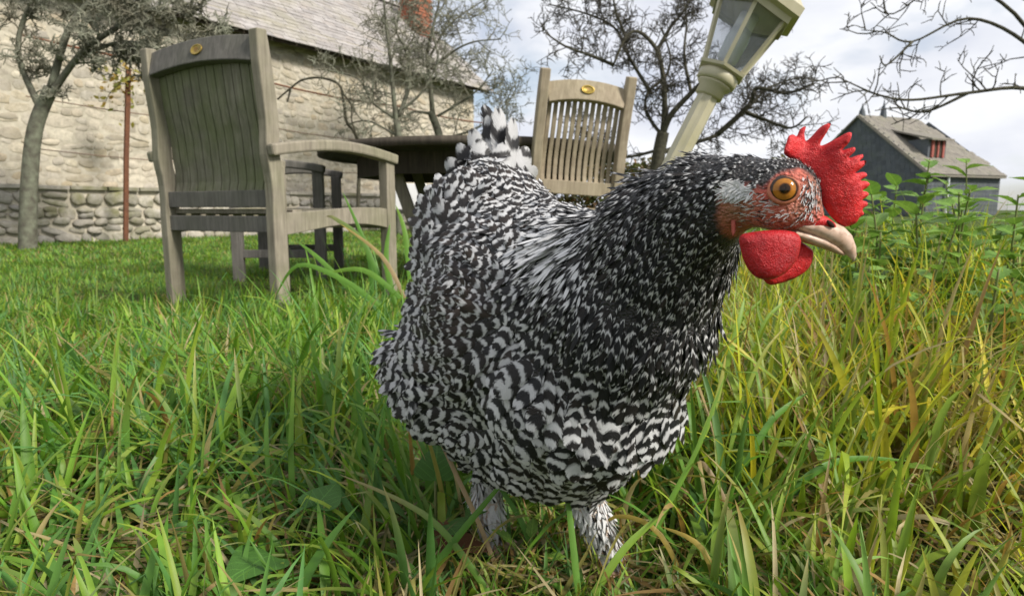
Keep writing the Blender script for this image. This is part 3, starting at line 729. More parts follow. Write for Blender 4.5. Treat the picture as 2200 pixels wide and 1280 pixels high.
# small orange-leaved climber on the trellis post
def leaf_cloud(name, mat, spots, size, cols, parent=None, r=None):
    r = r or random.Random(3); n = len(spots); V = np.zeros((n, 6, 3)); C = np.zeros((n, 6, 4)); 
    for i, p in enumerate(spots):
        a = Vector((r.gauss(0, 1), r.gauss(0, 1), r.gauss(0, .7))).normalized(); b = a.cross(Vector((r.gauss(0, 1), r.gauss(0, 1), r.gauss(0, 1)))).normalized(); nn = a.cross(b)
        s = size * r.uniform(.6, 1.3); p = Vector(p)
        pts = [p, p + a * s * .4 + b * s * .28 + nn * s * .06, p + a * s * .4 - b * s * .28 + nn * s * .06, p + a * s, p + a * s * .75 + b * s * .18, p + a * s * .75 - b * s * .18]
        V[i] = [tuple(q) for q in pts]; c = cols[r.randrange(len(cols))]; k = r.uniform(.75, 1.25); C[i] = [(c[0] * k, c[1] * k, c[2] * k, 1)] * 6
    idx = np.arange(n)[:, None] * 6
    f3 = np.concatenate([idx + np.array([[0, 1, 2]]), idx + np.array([[4, 3, 5]])]); f4 = idx + np.array([[1, 4, 5, 2]])
    me = mesh_np(name, V.reshape(-1, 3), [f3, f4], True, {'Col': C.reshape(-1, 4)}); me.materials.append(mat)
    return obj(name, me, parent)

def build_climber():
    r = random.Random(4); root = tag(empty('climbing_plant'), 'small yellow-leaved climber at the top of the rusty trellis post', 'plant')
    c = P(275, 160, 7.65); mb = MB(); stem = []
    for k in range(5):
        q = branch_pts(r, c + Vector((0, 0, -.1)), Vector((r.uniform(-1, 1), r.uniform(-.3, .3), r.uniform(-.2, .8))), .45, 4, .25, -.05); mb.tube(q, [.006, .005, .004, .003, .002], 4); stem += q
    mb.build('stem', M['twig'], root)
    sp = [q + Vector((r.gauss(0, .06), r.gauss(0, .06), r.gauss(0, .06))) for q in stem for _ in range(5)]
    tag(leaf_cloud('leaves', M['leaf'], sp, .07, [(.30, .27, .05), (.22, .24, .05), (.34, .22, .04)], root, r), kind='stuff')
build_climber()

# hedge at the back of the garden
def build_hedge():
    r = random.Random(14); root = tag(empty('hedge'), 'clipped brown and green hedge closing the garden behind chair and lamp', 'hedge')
    mb = MB(); sp = []
    a, b = Vector((.1, 12.2, GZ)), Vector((5.6, 12.8, GZ))
    for k in range(16):
        p = a.lerp(b, (k + .5) / 16)
        for j in range(4): mb.tube(branch_pts(r, p, Vector((r.gauss(0, .35), r.gauss(0, .35), 1)), 1.25, 4, .12, .1), [.02, .014, .01, .007, .004], 4)
    mb.build('stems', M['bark'], root)
    for k in range(9000):
        t = r.random(); h = 1.32 + .10 * math.sin(t * 40) + .06 * math.sin(t * 97); p = a.lerp(b, t)
        sp.append(p + Vector((r.uniform(-.2, .2), r.uniform(-.38, .38), (r.random() ** .7) * h)))
    tag(leaf_cloud('leaves', M['leaf'], sp, .11, [(.16, .13, .05), (.12, .13, .04), (.09, .12, .03), (.24, .12, .04), (.10, .085, .04)], root, r), kind='stuff')
build_hedge()

# ------------------------------------------------------------------ slate-hung house far right
def build_far_house():
    d = 40.0; root = tag(empty('slate_house'), 'dark slate-hung house with brown roof and red dormer beyond the weeds', 'house')
    A = P(1848, 248, d); ridge_dir = Vector((.93, .36, 0)).normalized(); gd = Vector((-.36, .93, 0)).normalized()      # gable plane direction
    hw = 4.6; eave = 2.6; ln = 6.2; zt = A.z; gz = GZ - .3
    def q(s, t, z): return Vector((A.x, A.y, 0)) + ridge_dir * s + gd * t + Vector((0, 0, z))
    mb = MB(); prof = [(-hw, gz), (-hw, eave), (0, zt - .1), (hw, eave), (hw, gz)]
    mb.add([q(0, t, z) for t, z in prof] + [q(ln, t, z) for t, z in prof], [(0, 1, 2, 3, 4), (9, 8, 7, 6, 5), (0, 5, 6, 1), (3, 8, 9, 4)])
    wall = mb.build('wall', M['slate_dark'], root)
    # hung slates in courses on the near gable and front wall (joined: too small to pick out singly)
    mb = MB(); r = random.Random(1); z = .2
    while z < zt - .3:
        half = hw if z < eave else hw * (zt - z) / (zt - eave)
        t = -half
        while t < half - .1:
            mb.box(q(-.03 - r.uniform(0, .02), t + .15, z), (.04, .29, .30), Matrix((ridge_dir, gd, Vector((0, 0, 1)))).transposed()); t += .3
        z += .27
    z = .2
    while z < eave - .2:
        s = .1
        while s < ln:
            mb.box(q(s + .15, -hw - .03, z), (.29, .04, .30), Matrix((ridge_dir, gd, Vector((0, 0, 1)))).transposed()); s += .3
        z += .27
    tag(mb.build('hung_slate', M['slate_dark'], wall), kind='stuff')
    mb = MB(); ov = .35; sl = (zt - eave) / hw
    for sg in (-1, 1):
        e = [q(-.25, sg * (hw + ov), eave - sl * ov), q(ln + .25, sg * (hw + ov), eave - sl * ov), q(ln - 1.4, 0, zt), q(-.25, 0, zt)]
        dn = Vector((0, 0, -.12)); mb.add(e + [p + dn for p in e], [(0, 1, 2, 3), (7, 6, 5, 4), (0, 4, 5, 1), (1, 5, 6, 2), (2, 6, 7, 3), (3, 7, 4, 0)])
    e = [q(ln + .25, -hw - ov, eave - sl * ov), q(ln + .25, hw + ov, eave - sl * ov), q(ln - 1.4, 0, zt)]; mb.add(e + [p - Vector((0, 0, .12)) for p in e], [(0, 1, 2), (5, 4, 3), (0, 3, 4, 1)])
    roof = mb.build('roof', M['roof_far'], root)
    mb = MB(); rr = random.Random(3); up = (q(0, 0, zt) - q(0, -hw - ov, eave - sl * ov)); ul = up.length; up.normalize(); nn = ridge_dir.cross(up).normalized(); Rm = Matrix((ridge_dir, up, nn)).transposed()
    t = 0.0
    while t < ul - .1:
        s = -.2
        lim = ln + .2 - 1.6 * t / ul
        while s < lim:
            wd = rr.uniform(.25, .4); mb.box(q(0, -hw - ov, eave - sl * ov) + ridge_dir * (s + wd / 2) + up * (t + .14) + nn * (.03 + rr.uniform(0, .015)), (wd - .012, .30, .03), Rm); s += wd
        t += .25
    tag(mb.build('slate', M['roof_far'], roof), kind='stuff')
    for s, h in ((.15, .75), (2.0, 1.1)):
        mb = MB(); mb.lathe([(.22, -.1), (.16, h * .35), (.05, h * .7), (.015, h)], 8, Matrix.Translation(q(s, 0, zt))); mb.build('finial', M['slate_dark'], roof)
    # dormer on the near slope
    dm = empty('dormer'); dm.parent = root; c0 = q(2.0, -hw * .55, 0); zc = zt - (zt - eave) * .58
    mb = MB(); wv = .75; hv = 1.0
    f = [q(2.0 - wv, -hw * .80, zc - .9), q(2.0 + wv, -hw * .80, zc - .9), q(2.0 + wv, -hw * .80, zc + .35), q(2.0 - wv, -hw * .80, zc + .35)]
    bk = [p + gd * 2.0 for p in f]; mb.add(f + bk, [(0, 1, 2, 3), (0, 3, 7, 4), (1, 5, 6, 2), (3, 2, 6, 7)]); mb.build('cheek', M['slate_dark'], dm)
    mb = MB(); e = [q(2.0 - wv - .2, -hw * .80 - .35, zc + .33), q(2.0 + wv + .2, -hw * .80 - .35, zc + .33), q(2.0 + wv + .2, -hw * .2, zc + 1.25), q(2.0 - wv - .2, -hw * .2, zc + 1.25)]
    mb.add(e + [p - Vector((0, 0, .1)) for p in e], [(0, 1, 2, 3), (7, 6, 5, 4), (0, 4, 5, 1), (1, 5, 6, 2), (3, 7, 4, 0)]); mb.build('dormer_roof', M['roof_far'], dm)
    win = empty('window'); win.parent = dm; Rm2 = Matrix((ridge_dir, gd, Vector((0, 0, 1)))).transposed()
    for x, w_ in ((-.45, .16), (0.0, .12), (.45, .16)):
        mb = MB(); mb.box(q(2.0 + x, -hw * .80 - .05, zc - .22), (w_, .1, 1.0), Rm2); mb.build('frame', M['redwood'], dm)
    for x in (-.22, .22):
        mb = MB(); mb.box(q(2.0 + x, -hw * .80 - .02, zc - .22), (.3, .04, .9), Rm2); mb.build('pane', M['darkgap'], dm)
    bpy.data.objects.remove(win)
    mb = MB(); mb.tube([q(1.6, -hw - .2, eave - .2), q(1.6, -hw - .2, gz)], .07, 6); mb.build('downpipe', M['bulb'], root)
build_far_house()

# ------------------------------------------------------------------ the hen
# blobs of the body: photo column, row, distance, radius (m) along x, y, z
BL = {
 'rump':   (1062, 545, .675, (.082, .092, .086)),
 'body':   (1165, 690, .585, (.108, .115, .108)),
 'breast': (1262, 800, .505, (.080, .080, .083)),
 'base':   (1352, 650, .465, (.066, .066, .070)),
 'neck':   (1432, 525, .425, (.047, .043, .050)),
 'nape':   (1515, 438, .385, (.029, .026, .030)),
 'poll':   (1600, 412, .360, (.0215, .0180, .0205)),
 'head':   (1678, 420, .345, (.0215, .0165, .0200)),
 'lore':   (1734, 463, .343, (.0095, .0085, .0090)),
 'tail':   (1050, 425, .755, (.038, .046, .040)),
 'belly':  (1000, 810, .610, (.070, .075, .060)),
 'fluff':  (905, 775, .660, (.034, .045, .034)),
 'thigh':  (1265, 985, .550, (.034, .036, .032)),
 'keel':   (1205, 935, .555, (.074, .064, .050)),
 'thigh2': (1070, 955, .610, (.034, .036, .032)),
}
BC = {k: P(*v[:3]) for k, v in BL.items()}
SPINE = [('rump', 'body'), ('body', 'breast'), ('body', 'base'), ('breast', 'base'), ('base', 'neck'), ('neck', 'nape'), ('nape', 'poll'), ('poll', 'head'), ('head', 'lore'),
         ('rump', 'tail'), ('body', 'belly'), ('belly', 'fluff'), ('breast', 'thigh'), ('belly', 'thigh2'), ('rump', 'belly'), ('body', 'keel'), ('breast', 'keel'), ('belly', 'keel')]
FOOT = P(1318, 1222, .575); FOOT.z = float(ground(FOOT.x, FOOT.y)) + .012
FOOT2 = P(1062, 1180, .625); FOOT2.z = float(ground(FOOT2.x, FOOT2.y)) + .012
HOCK = P(1262, 1075, .570); HOCK2 = P(1045, 1070, .640)

def uv_sphere(bm, c, rad):
    bmesh.ops.create_uvsphere(bm, u_segments=20, v_segments=14, radius=1, matrix=Matrix.Translation(c) @ Matrix.Diagonal((*rad, 1)))

def hen_body_mesh():
    bm = bmesh.new()
    for k, v in BL.items(): uv_sphere(bm, BC[k], v[3])
    for a, b in SPINE:
        ra, rb = Vector(BL[a][3]), Vector(BL[b][3])
        dist = (BC[a] - BC[b]).length; n = max(2, int(dist / (.35 * min(min(ra), min(rb)))))
        for i in range(1, n):
            t = i / n; uv_sphere(bm, BC[a].lerp(BC[b], t), tuple(ra.lerp(rb, t) * (1 - .06 * math.sin(math.pi * t))))
    for h, f, th in ((HOCK, FOOT, 'thigh'), (HOCK2, FOOT2, 'thigh2')):
        n = 14
        for i in range(n + 1):
            t = i / n; uv_sphere(bm, h.lerp(f, t), (.0165 - .005 * t,) * 3)
        for i in range(6):
            t = i / 6; uv_sphere(bm, BC[th].lerp(h, t), (.026 - .015 * t,) * 3)
    me = bpy.data.meshes.new('tmp'); bm.to_mesh(me); bm.free()
    o = bpy.data.objects.new('tmp', me); COL.objects.link(o)
    m = o.modifiers.new('r', 'REMESH'); m.mode = 'VOXEL'; m.voxel_size = .0032
    m = o.modifiers.new('s', 'SMOOTH'); m.factor = .5; m.iterations = 7
    dg = bpy.context.evaluated_depsgraph_get(); dg.update()
    me2 = bpy.data.meshes.new_from_object(o.evaluated_get(dg)); me2.name = 'body'
    bpy.data.objects.remove(o); bpy.data.meshes.remove(me); return me2

def in_poly(x, z, poly):
    ins = np.zeros(len(x), bool); n = len(poly)
    for i in range(n):
        x0, z0 = poly[i]; x1, z1 = poly[(i + 1) % n]
        c = ((z0 > z) != (z1 > z)) & (x < (x1 - x0) * (z - z0) / (z1 - z0 + 1e-12) + x0); ins ^= c
    return ins

def dist_poly(x, z, poly):
    p = np.stack([x, z], -1); best = np.full(len(x), 1e9)
    for i in range(len(poly)):
        a = np.array(poly[i]); b = np.array(poly[(i + 1) % len(poly)]); ab = b - a
        t = np.clip(((p - a) @ ab) / (ab @ ab + 1e-12), 0, 1); best = np.minimum(best, np.linalg.norm(p - (a + t[:, None] * ab), axis=1))
    return best

HD = .345                                      # the plane of symmetry of the head
XZ = lambda pts, d=HD: [(P(x, y, d).x, P(x, y, d).z) for x, y in pts]
FACE = XZ([(1548, 405), (1572, 388), (1622, 400), (1650, 372), (1700, 360), (1738, 385), (1750, 425), (1775, 450), (1800, 470), (1800, 500), (1760, 530), (1715, 520), (1650, 512), (1600, 520), (1570, 505), (1550, 470)])
TUFT = XZ([(1560, 400), (1580, 385), (1625, 395), (1622, 420), (1590, 432), (1562, 425)])

def mat_skin():
    t = NT('hen_skin'); a = t.n('Attribute', attribute_name='Col'); v = t.coord('Object'); f = t.noise(v, 420, 4, .6); f2 = t.noise(v, 90, 4)
    c = t.mix(t.ramp(f, [(.3, 0), (.75, .4)]), a.outputs['Color'], (.50, .22, .14)); c = t.mix(t.ramp(f2, [(.5, 0), (.75, .35)]), c, (.14, .05, .035))
    c = t.mix(a.outputs['Alpha'], (.03, .028, .028), c); vo = t.n('TexVoronoi', Scale=520.0); t.l(v, vo.inputs['Vector']); t.base(c, .5, .4); t.bump(t.math('ADD', t.math('MULTIPLY', f2, 1.2), t.math('ADD', f, vo.outputs['Distance'])), 1.0, .0016)
    t.b.inputs['Subsurface Weight'].default_value = .15; t.b.inputs['Subsurface Radius'].default_value = (.004, .0015, .001); return t.m
def mat_comb(name='comb_skin', c1=(.40, .006, .010), c2=(.66, .020, .020), c3=(.72, .16, .13)):
    t = NT(name); v = t.coord('Object'); vo = t.n('TexVoronoi', Scale=1150.0); t.l(v, vo.inputs['Vector']); f = t.noise(v, 75, 5, .65); f2 = t.noise(v, 480, 4, .7)
    c = t.mix(t.ramp(f, [(.32, 0), (.68, 1)]), c1, c2); c = t.mix(t.ramp(f2, [(.58, 0), (.78, .55)]), c, c3); c = t.mix(t.ramp(t.noise(v, 190, 4), [(.60, 0), (.8, .5)]), c, (.22, .012, .012)); t.base(c, .5, .35)
    sp = t.ramp(vo.outputs['Distance'], [(.0, 1), (.5, 0)]); t.bump(t.math('ADD', t.math('MULTIPLY', sp, .6), f2), .7, .0009)
    t.b.inputs['Subsurface Weight'].default_value = .25; t.b.inputs['Subsurface Radius'].default_value = (.006, .001, .001); return t.m
def mat_beak():
    t = NT('beak_horn'); v = t.coord('Object', (1, 1, 1)); f = t.noise(v, 70, 4); f2 = t.noise(v, 260, 3)
    c = t.mix(t.ramp(f, [(.35, 0), (.7, 1)]), (.64, .47, .37), (.46, .27, .17)); c = t.mix(t.ramp(f2, [(.48, 0), (.72, .65)]), c, (.24, .13, .075)); t.base(c, .4, .45); t.bump(f2, .15, .0006); return t.m
def mat_eye():
    t = NT('hen_eye'); a = t.n('Attribute', attribute_name='Col'); v = t.coord('Object'); f = t.noise(v, 700, 3)
    c = t.mix(t.ramp(f, [(.35, 0), (.7, .35)]), a.outputs['Color'], (.10, .04, .008)); t.base(c, .10, .25); t.b.inputs['Coat Weight'].default_value = .12; t.b.inputs['Coat Roughness'].default_value = .02; return t.m
M['hskin'] = mat_skin(); M['comb'] = mat_comb(); M['wattle'] = mat_comb('wattle_skin', (.27, .006, .010), (.48, .012, .016), (.60, .10, .09)); M['beak'] = mat_beak(); M['eye'] = mat_eye()
M['eyelid'] = mat_simple('eyelid', (.48, .17, .085), (.34, .10, .06), 420, .5, .35, .3, .0005)
M['ear'] = mat_simple('ear_skin', (.50, .11, .085), (.38, .09, .07), 260, .55, .3, .3, .0005)
M['toe'] = mat_simple('toe_skin', (.52, .36, .27), (.36, .22, .16), 240, .7, .2, 1.0, .002)
M['black'] = mat_simple('nostril', (.035, .016, .012), (.05, .025, .02), 50, .8, .1, 0)

def mat_feather():
    t = NT('barred_feather'); uv = t.n('Attribute', attribute_name='fuv'); pr = t.n('Attribute', attribute_name='fpar')
    s = t.n('SeparateXYZ'); t.l(uv.outputs['Vector'], s.inputs[0]); u, v, rd = s.outputs
    c3 = t.n('SeparateColor'); t.l(pr.outputs['Color'], c3.inputs[0]); duty, nb, tone = c3.outputs[0], c3.outputs[1], c3.outputs[2]; brown = pr.outputs['Alpha']
    au = t.math('ABSOLUTE', u); sv = t.math('SUBTRACT', v, t.math('MULTIPLY', au, .22))      # barbs sweep outwards to the tip
    cv = t.n('CombineXYZ'); t.l(t.math('MULTIPLY', u, 2.2), cv.inputs[0]); t.l(t.math('MULTIPLY', sv, 46), cv.inputs[1]); t.l(t.math('MULTIPLY', rd, 91), cv.inputs[2])
    barb = t.n('TexNoise', Scale=1.0, Detail=2.0); t.l(cv.outputs[0], barb.inputs['Vector'])
    cw = t.n('CombineXYZ'); t.l(t.math('MULTIPLY', u, 1.2), cw.inputs[0]); t.l(t.math('MULTIPLY', v, 2.0), cw.inputs[1]); t.l(t.math('MULTIPLY', rd, 57), cw.inputs[2])
    wob = t.n('TexNoise', Scale=1.6, Detail=2.0); t.l(cw.outputs[0], wob.inputs['Vector'])
    ph = t.math('ADD', t.math('MULTIPLY', t.math('SUBTRACT', v, t.math('MULTIPLY', t.math('MULTIPLY', au, au), .12)), t.math('MULTIPLY', nb, 10.0)), t.math('MULTIPLY', rd, 1.0))
    ph = t.math('ADD', ph, t.math('MULTIPLY', t.math('SUBTRACT', wob.outputs['Fac'], .5), .55))
    ph = t.math('ADD', ph, t.math('MULTIPLY', t.math('SUBTRACT', barb.outputs['Fac'], .5), .30))
    tri = t.math('PINGPONG', ph, .5)                        # 0 .. .5
    val = t.math('ADD', t.math('SUBTRACT', t.math('MULTIPLY', duty, .5), tri), .5)
    fac = t.ramp(val, [(.43, 0), (.57, 1)])
    wh = t.mix(t.math('MULTIPLY', barb.outputs['Fac'], .55), (.74, .735, .73), (.34, .335, .34))
    cm = t.n('CombineColor'); [t.l(tone, cm.inputs[i]) for i in range(3)]; wh = t.mix(1.0, wh, cm.outputs[0], 'MULTIPLY')
    bk = t.mix(brown, (.0085, .0085, .0095), (.035, .024, .018)); col = t.mix(fac, bk, wh)
    t.base(col, .52, .28); t.bump(barb.outputs['Fac'], .5, .0012)
    edge = t.math('ADD', au, t.math('MULTIPLY', t.math('SUBTRACT', barb.outputs['Fac'], .5), 1.1))
    tip = t.math('ADD', v, t.math('MULTIPLY', t.math('SUBTRACT', barb.outputs['Fac'], .5), .22))
    al = t.math('MULTIPLY', t.math('LESS_THAN', edge, .93), t.math('LESS_THAN', tip, .985)); t.l(al, t.b.inputs['Alpha'])
    return t.m
M['feather'] = mat_feather()
M['tailf'] = M['feather']

# feather grid shared by all plumage
FV = np.array([0, .18, .38, .58, .74, .87, .96, 1.0]); FW = np.array([.42, .72, .93, 1.0, .93, .72, .40, .10]); FU = np.array([-1, -.5, 0, .5, 1.0])
def feathers(name, pos, tan, nor, Ln, Wd, par, lift, curv, rgen, cup=.18, mat=None):
    n = len(pos); nv, nu = len(FV), len(FU); bit = np.cross(nor, tan)
    v = FV[None, :, None]; u = FU[None, None, :]; wv = FW[None, :, None]
    Lc, Wc = Ln[:, None, None], Wd[:, None, None]
    side = rgen.normal(0, .10, n)[:, None, None]; twist = rgen.normal(0, .16, n)[:, None, None]
    a = Lc * v; b = Wc * .5 * u * wv + side * Lc * v * v
    c = lift[:, None, None] * Lc * v - curv[:, None, None] * (Lc * v) ** 2 - cup * Wc * (u * wv) ** 2 * .5 + twist * Wc * .5 * u * wv
    V = pos[:, None, None, :] + a[..., None] * tan[:, None, None, :] + b[..., None] * bit[:, None, None, :] + c[..., None] * nor[:, None, None, :]
    rd = rgen.random(n); uvw = np.empty((n, nv, nu, 3)); uvw[..., 0] = u; uvw[..., 1] = v; uvw[..., 2] = rd[:, None, None]
    pr = np.broadcast_to(par[:, None, None, :], (n, nv, nu, 4))
    i = np.arange(nv * nu).reshape(nv, nu); q = np.stack([i[:-1, :-1], i[:-1, 1:], i[1:, 1:], i[1:, :-1]], -1).reshape(-1, 4)
    Fq = (np.arange(n)[:, None, None] * (nv * nu) + q[None]).reshape(-1, 4)
    me = mesh_np(name, V.reshape(-1, 3), Fq, True, {'fuv': uvw.reshape(-1, 3), 'fpar': pr.reshape(-1, 4)}); me.materials.append(mat or M['feather']); return me

def inflate(name, outline, d, thick, width, mat, parent, step=.0016, bend=None, rough=0.0, tex=900):
    """closed outline in the head's plane -> rounded solid of real thickness"""
    pts = [Vector((a, b)) for a, b in outline]; n = len(pts)
    xs = [p.x for p in pts]; zs = [p.y for p in pts]; gx = np.arange(min(xs), max(xs), step); gz = np.arange(min(zs), max(zs), step)
    X, Z = np.meshgrid(gx, gz); X = X.ravel() + rng.uniform(-.3, .3, X.size) * step; Z = Z.ravel() + rng.uniform(-.3, .3, Z.size) * step
    k = in_poly(X, Z, outline); k &= dist_poly(X, Z, outline) > step * .6
    allp = pts + [Vector((a, b)) for a, b in zip(X[k], Z[k])]
    r = delaunay_2d_cdt(allp, [(i, (i + 1) % n) for i in range(n)], [], 1, 1e-7)
    V2 = np.array([tuple(p) for p in r[0]]); T = [tuple(f) for f in r[2]]
    dd = dist_poly(V2[:, 0], V2[:, 1], outline); th = thick * np.sqrt(np.clip(1 - (1 - np.clip(dd / width, 0, 1)) ** 2, 0, 1))
    mid = np.full(len(V2), d) + (bend(V2) if bend is not None else 0)
    j = rough * np.array([mnoise.noise(Vector((a * tex, b * tex, 0))) for a, b in V2]) if rough else 0
    inner = dd > step * .3
    fr = np.stack([V2[:, 0], mid - th - j * inner, V2[:, 1]], -1); bk = np.stack([V2[:, 0], mid + th + j * inner, V2[:, 1]], -1)
    m = len(V2); mp_ = np.where(inner, np.arange(m) + m, np.arange(m)); Fs = []
    for f in T:
        a, b, c = f; Fs.append((a, b, c)); Fs.append((mp_[c], mp_[b], mp_[a]))
    V = np.concatenate([fr, bk]); me = bpy.data.meshes.new(name); me.from_pydata([tuple(p) for p in V], [], Fs); me.update()
    bm = bmesh.new(); bm.from_mesh(me); bmesh.ops.delete(bm, geom=[x for x in bm.verts if not x.link_faces], context='VERTS'); bmesh.ops.recalc_face_normals(bm, faces=bm.faces); bm.to_mesh(me); bm.free()
    me.materials.append(mat); me.polygons.foreach_set('use_smooth', [True] * len(me.polygons)); return obj(name, me, parent)

def build_hen():
    hen = tag(empty('hen', ((FOOT.x + FOOT2.x) / 2, (FOOT.y + FOOT2.y) / 2, 0)), 'black and white barred hen with red comb standing in the long grass', 'hen')
    inv = Matrix.Translation(hen.location).inverted()
    def child(o): o.parent = hen; o.matrix_parent_inverse = inv; return o
    me = hen_body_mesh(); n = len(me.vertices); co = np.empty(n * 3, np.float32); me.vertices.foreach_get('co', co); co = co.reshape(-1, 3).astype(float)
    # face skin colours by place on the head
    face = in_poly(co[:, 0], co[:, 2], FACE) & (co[:, 1] < .40); dfc = dist_poly(co[:, 0], co[:, 2], FACE)
    C = np.zeros((n, 4)); C[:, :3] = (.55, .125, .085); C[:, 3] = np.where(face, np.clip(dfc / .0022, 0, 1), 0)
    def blob(px, py, rpx, col, k=1.0):
        c = P(px, py, HD); rr = rpx / F * HD; w_ = np.exp(-((co[:, 0] - c.x) ** 2 + (co[:, 2] - c.z) ** 2) / (rr * rr)) * k
        C[:, :3] = C[:, :3] * (1 - w_[:, None]) + np.array(col) * w_[:, None]
    blob(1640, 405, 34, (.64, .09, .07)); blob(1690, 365, 26, (.55, .10, .07)); blob(1578, 450, 34, (.34, .16, .095)); blob(1730, 400, 26, (.26, .12, .08)); blob(1690, 455, 32, (.54, .22, .15)); blob(1720, 480, 22, (.62, .05, .05), .95); blob(1755, 485, 20, (.60, .05, .05), .95); blob(1650, 490, 34, (.52, .13, .09))
    blob(1745, 440, 18, (.20, .12, .08), .8)
    lg = co[:, 2] < float(max(HOCK.z, HOCK2.z)) + .008; C[lg] = (.62, .54, .46, 1)
    at = me.attributes.new('Col', 'FLOAT_COLOR', 'POINT'); at.data.foreach_set('color', C.astype(np.float32).ravel())
    me.materials.append(M['hskin']); me.polygons.foreach_set('use_smooth', [True] * len(me.polygons)); body = child(obj('body', me))

    # ---- plumage: feathers laid along the flow from head to tail
    me.calc_loop_triangles(); nt_ = len(me.loop_triangles); tri = np.empty(nt_ * 3, np.int32); me.loop_triangles.foreach_get('vertices', tri); tri = tri.reshape(-1, 3)
    A, B, Cc = co[tri[:, 0]], co[tri[:, 1]], co[tri[:, 2]]; cr_ = np.cross(B - A, Cc - A); ar = np.linalg.norm(cr_, axis=1) / 2; nrm = cr_ / (2 * ar[:, None] + 1e-12)
    g = np.random.default_rng(3); N = 190000
    cen = (A + B + Cc) / 3
    bv = BVHTree.FromPolygons([tuple(p) for p in co], [tuple(t) for t in tri])
    tailw = np.array((BC['tail'] - BC['body']).normalized()); tailw_l = np.array((BC['rump'] - BC['breast']).normalized()); dn = np.array((0, 0, -1.0))
    v_ = lambda a, b: np.array((BC[b] - BC[a]).normalized())
    #            flow                                   length width spacing duty  bars tone brown lift
    Z = {
     'lore':   (v_('lore', 'poll'),                     .0036, .0010, .0012, .45, 1.5, .80, .1, .10),
     'head':   (v_('lore', 'poll') + .2 * dn,           .0060, .0015, .0014, .26, 1.8, .85, .0, .13),
     'poll':   (v_('head', 'nape') + .25 * dn,          .0100, .0018, .0018, .20, 1.9, .90, .0, .14),
     'nape':   (v_('poll', 'neck') + .25 * dn,          .0165, .0023, .0023, .17, 2.2, .88, .0, .15),
     'neck':   (v_('nape', 'base') + .30 * dn,          .0230, .0029, .0028, .16, 2.4, .85, .0, .16),
     'base':   (v_('neck', 'body') * .6 + dn * .7,      .0270, .0040, .0036, .175, 2.3, .82, .0, .17),
     'breast': (dn * 1.0 + np.array((-.25, .55, 0)),    .0330, .0205, .0076, .45, 2.7, .78, .0, .20),
     'keel':   (dn * .8 + np.array((-.35, .75, 0)),     .0310, .0180, .0072, .50, 2.8, .76, .0, .20),
     'body':   (tailw_l * .8 + dn * .35,                .0290, .0108, .0056, .40, 2.8, .72, .25, .24),
     'rump':   (v_('body', 'tail') + .0 * dn,           .0280, .0098, .0053, .37, 2.8, .76, .40, .22),
     'tail':   (v_('rump', 'tail') + np.array((0, .2, .3)), .0380, .0180, .0085, .48, 2.2, .80, .1, .25),
     'belly':  (tailw_l * .5 + dn * .7,                 .0320, .0160, .0070, .48, 2.7, .70, .0, .22),
     'fluff':  (np.array((-.6, .5, -.5)),               .0340, .0110, .0060, .52, 2.6, .76, .0, .4),
     'thigh':  (dn + np.array((0, .25, 0)),             .0160, .0080, .0048, .50, 2.6, .72, .0, .2),
     'thigh2': (dn + np.array((0, .25, 0)),             .0220, .0090, .0052, .50, 2.6, .70, .0, .2),
    }
    ks = list(Z); cs = np.array([tuple(BC[k]) for k in ks]); rs = np.array([np.mean(BL[k][3]) for k in ks])
    flow = np.array([Z[k][0] / np.linalg.norm(Z[k][0]) for k in ks]); prm = np.array([Z[k][1:] for k in ks])
    # extra: the light saddle patch beside the neck and the dark band across the back
    def weights(p):
        dd = np.linalg.norm(p[:, None, :] - cs[None], axis=2) / rs[None]; w_ = np.exp(-(dd ** 2) * 2.6) + 1e-9; return w_ / w_.sum(1, keepdims=True)
    wtri = weights(cen); dens = ar / (wtri @ (prm[:, 2] ** 2)); pick = g.choice(nt_, N, p=dens / dens.sum())
    r1, r2 = np.sqrt(g.random(N)), g.random(N); pos = A[pick] * (1 - r1)[:, None] + B[pick] * (r1 * (1 - r2))[:, None] + Cc[pick] * (r1 * r2)[:, None]
    W_ = weights(pos); spc = W_ @ prm[:, 2]; nn = nrm[pick]
    hz = float(max(HOCK.z, HOCK2.z)); leg = pos[:, 2] < hz + .006
    spc = np.where(leg, .0034, spc)
    inface = in_poly(pos[:, 0], pos[:, 2], FACE) & (pos[:, 1] < .40) & (dist_poly(pos[:, 0], pos[:, 2], FACE) > .0006)
    inbeak = (pos[:, 0] > P(1762, 400, HD).x) & (pos[:, 1] < .40)
    keep = []; grid = {}
    cell = .0090
    for i in range(N):
        if inface[i] or inbeak[i]: continue
        p = pos[i]; s_ = spc[i]; key = (int(p[0] // cell), int(p[1] // cell), int(p[2] // cell)); ok = True; s2 = s_ * s_
        for ax in (-1, 0, 1):
            for ay in (-1, 0, 1):
                for az in (-1, 0, 1):
                    for j in grid.get((key[0] + ax, key[1] + ay, key[2] + az), ()):
                        q = pos[j]
                        if (p[0] - q[0]) ** 2 + (p[1] - q[1]) ** 2 + (p[2] - q[2]) ** 2 < s2: ok = False; break
                    if not ok: break
                if not ok: break
            if not ok: break
        if ok: grid.setdefault(key, []).append(i); keep.append(i)
    k = np.array(keep); pos = pos[k]; W_ = W_[k]; nn = nn[k]; leg = leg[k]; m = len(k); print('feathers', m)
    pp = W_ @ prm; bodyw = W_[:, ks.index('body')] + W_[:, ks.index('rump')] + W_[:, ks.index('belly')]; fl = W_ @ flow + g.normal(0, 1, (m, 3)) * (.20 + .16 * bodyw)[:, None]
    fl[leg] = np.array((.15, -.1, -1)) + g.normal(0, .25, (leg.sum(), 3))
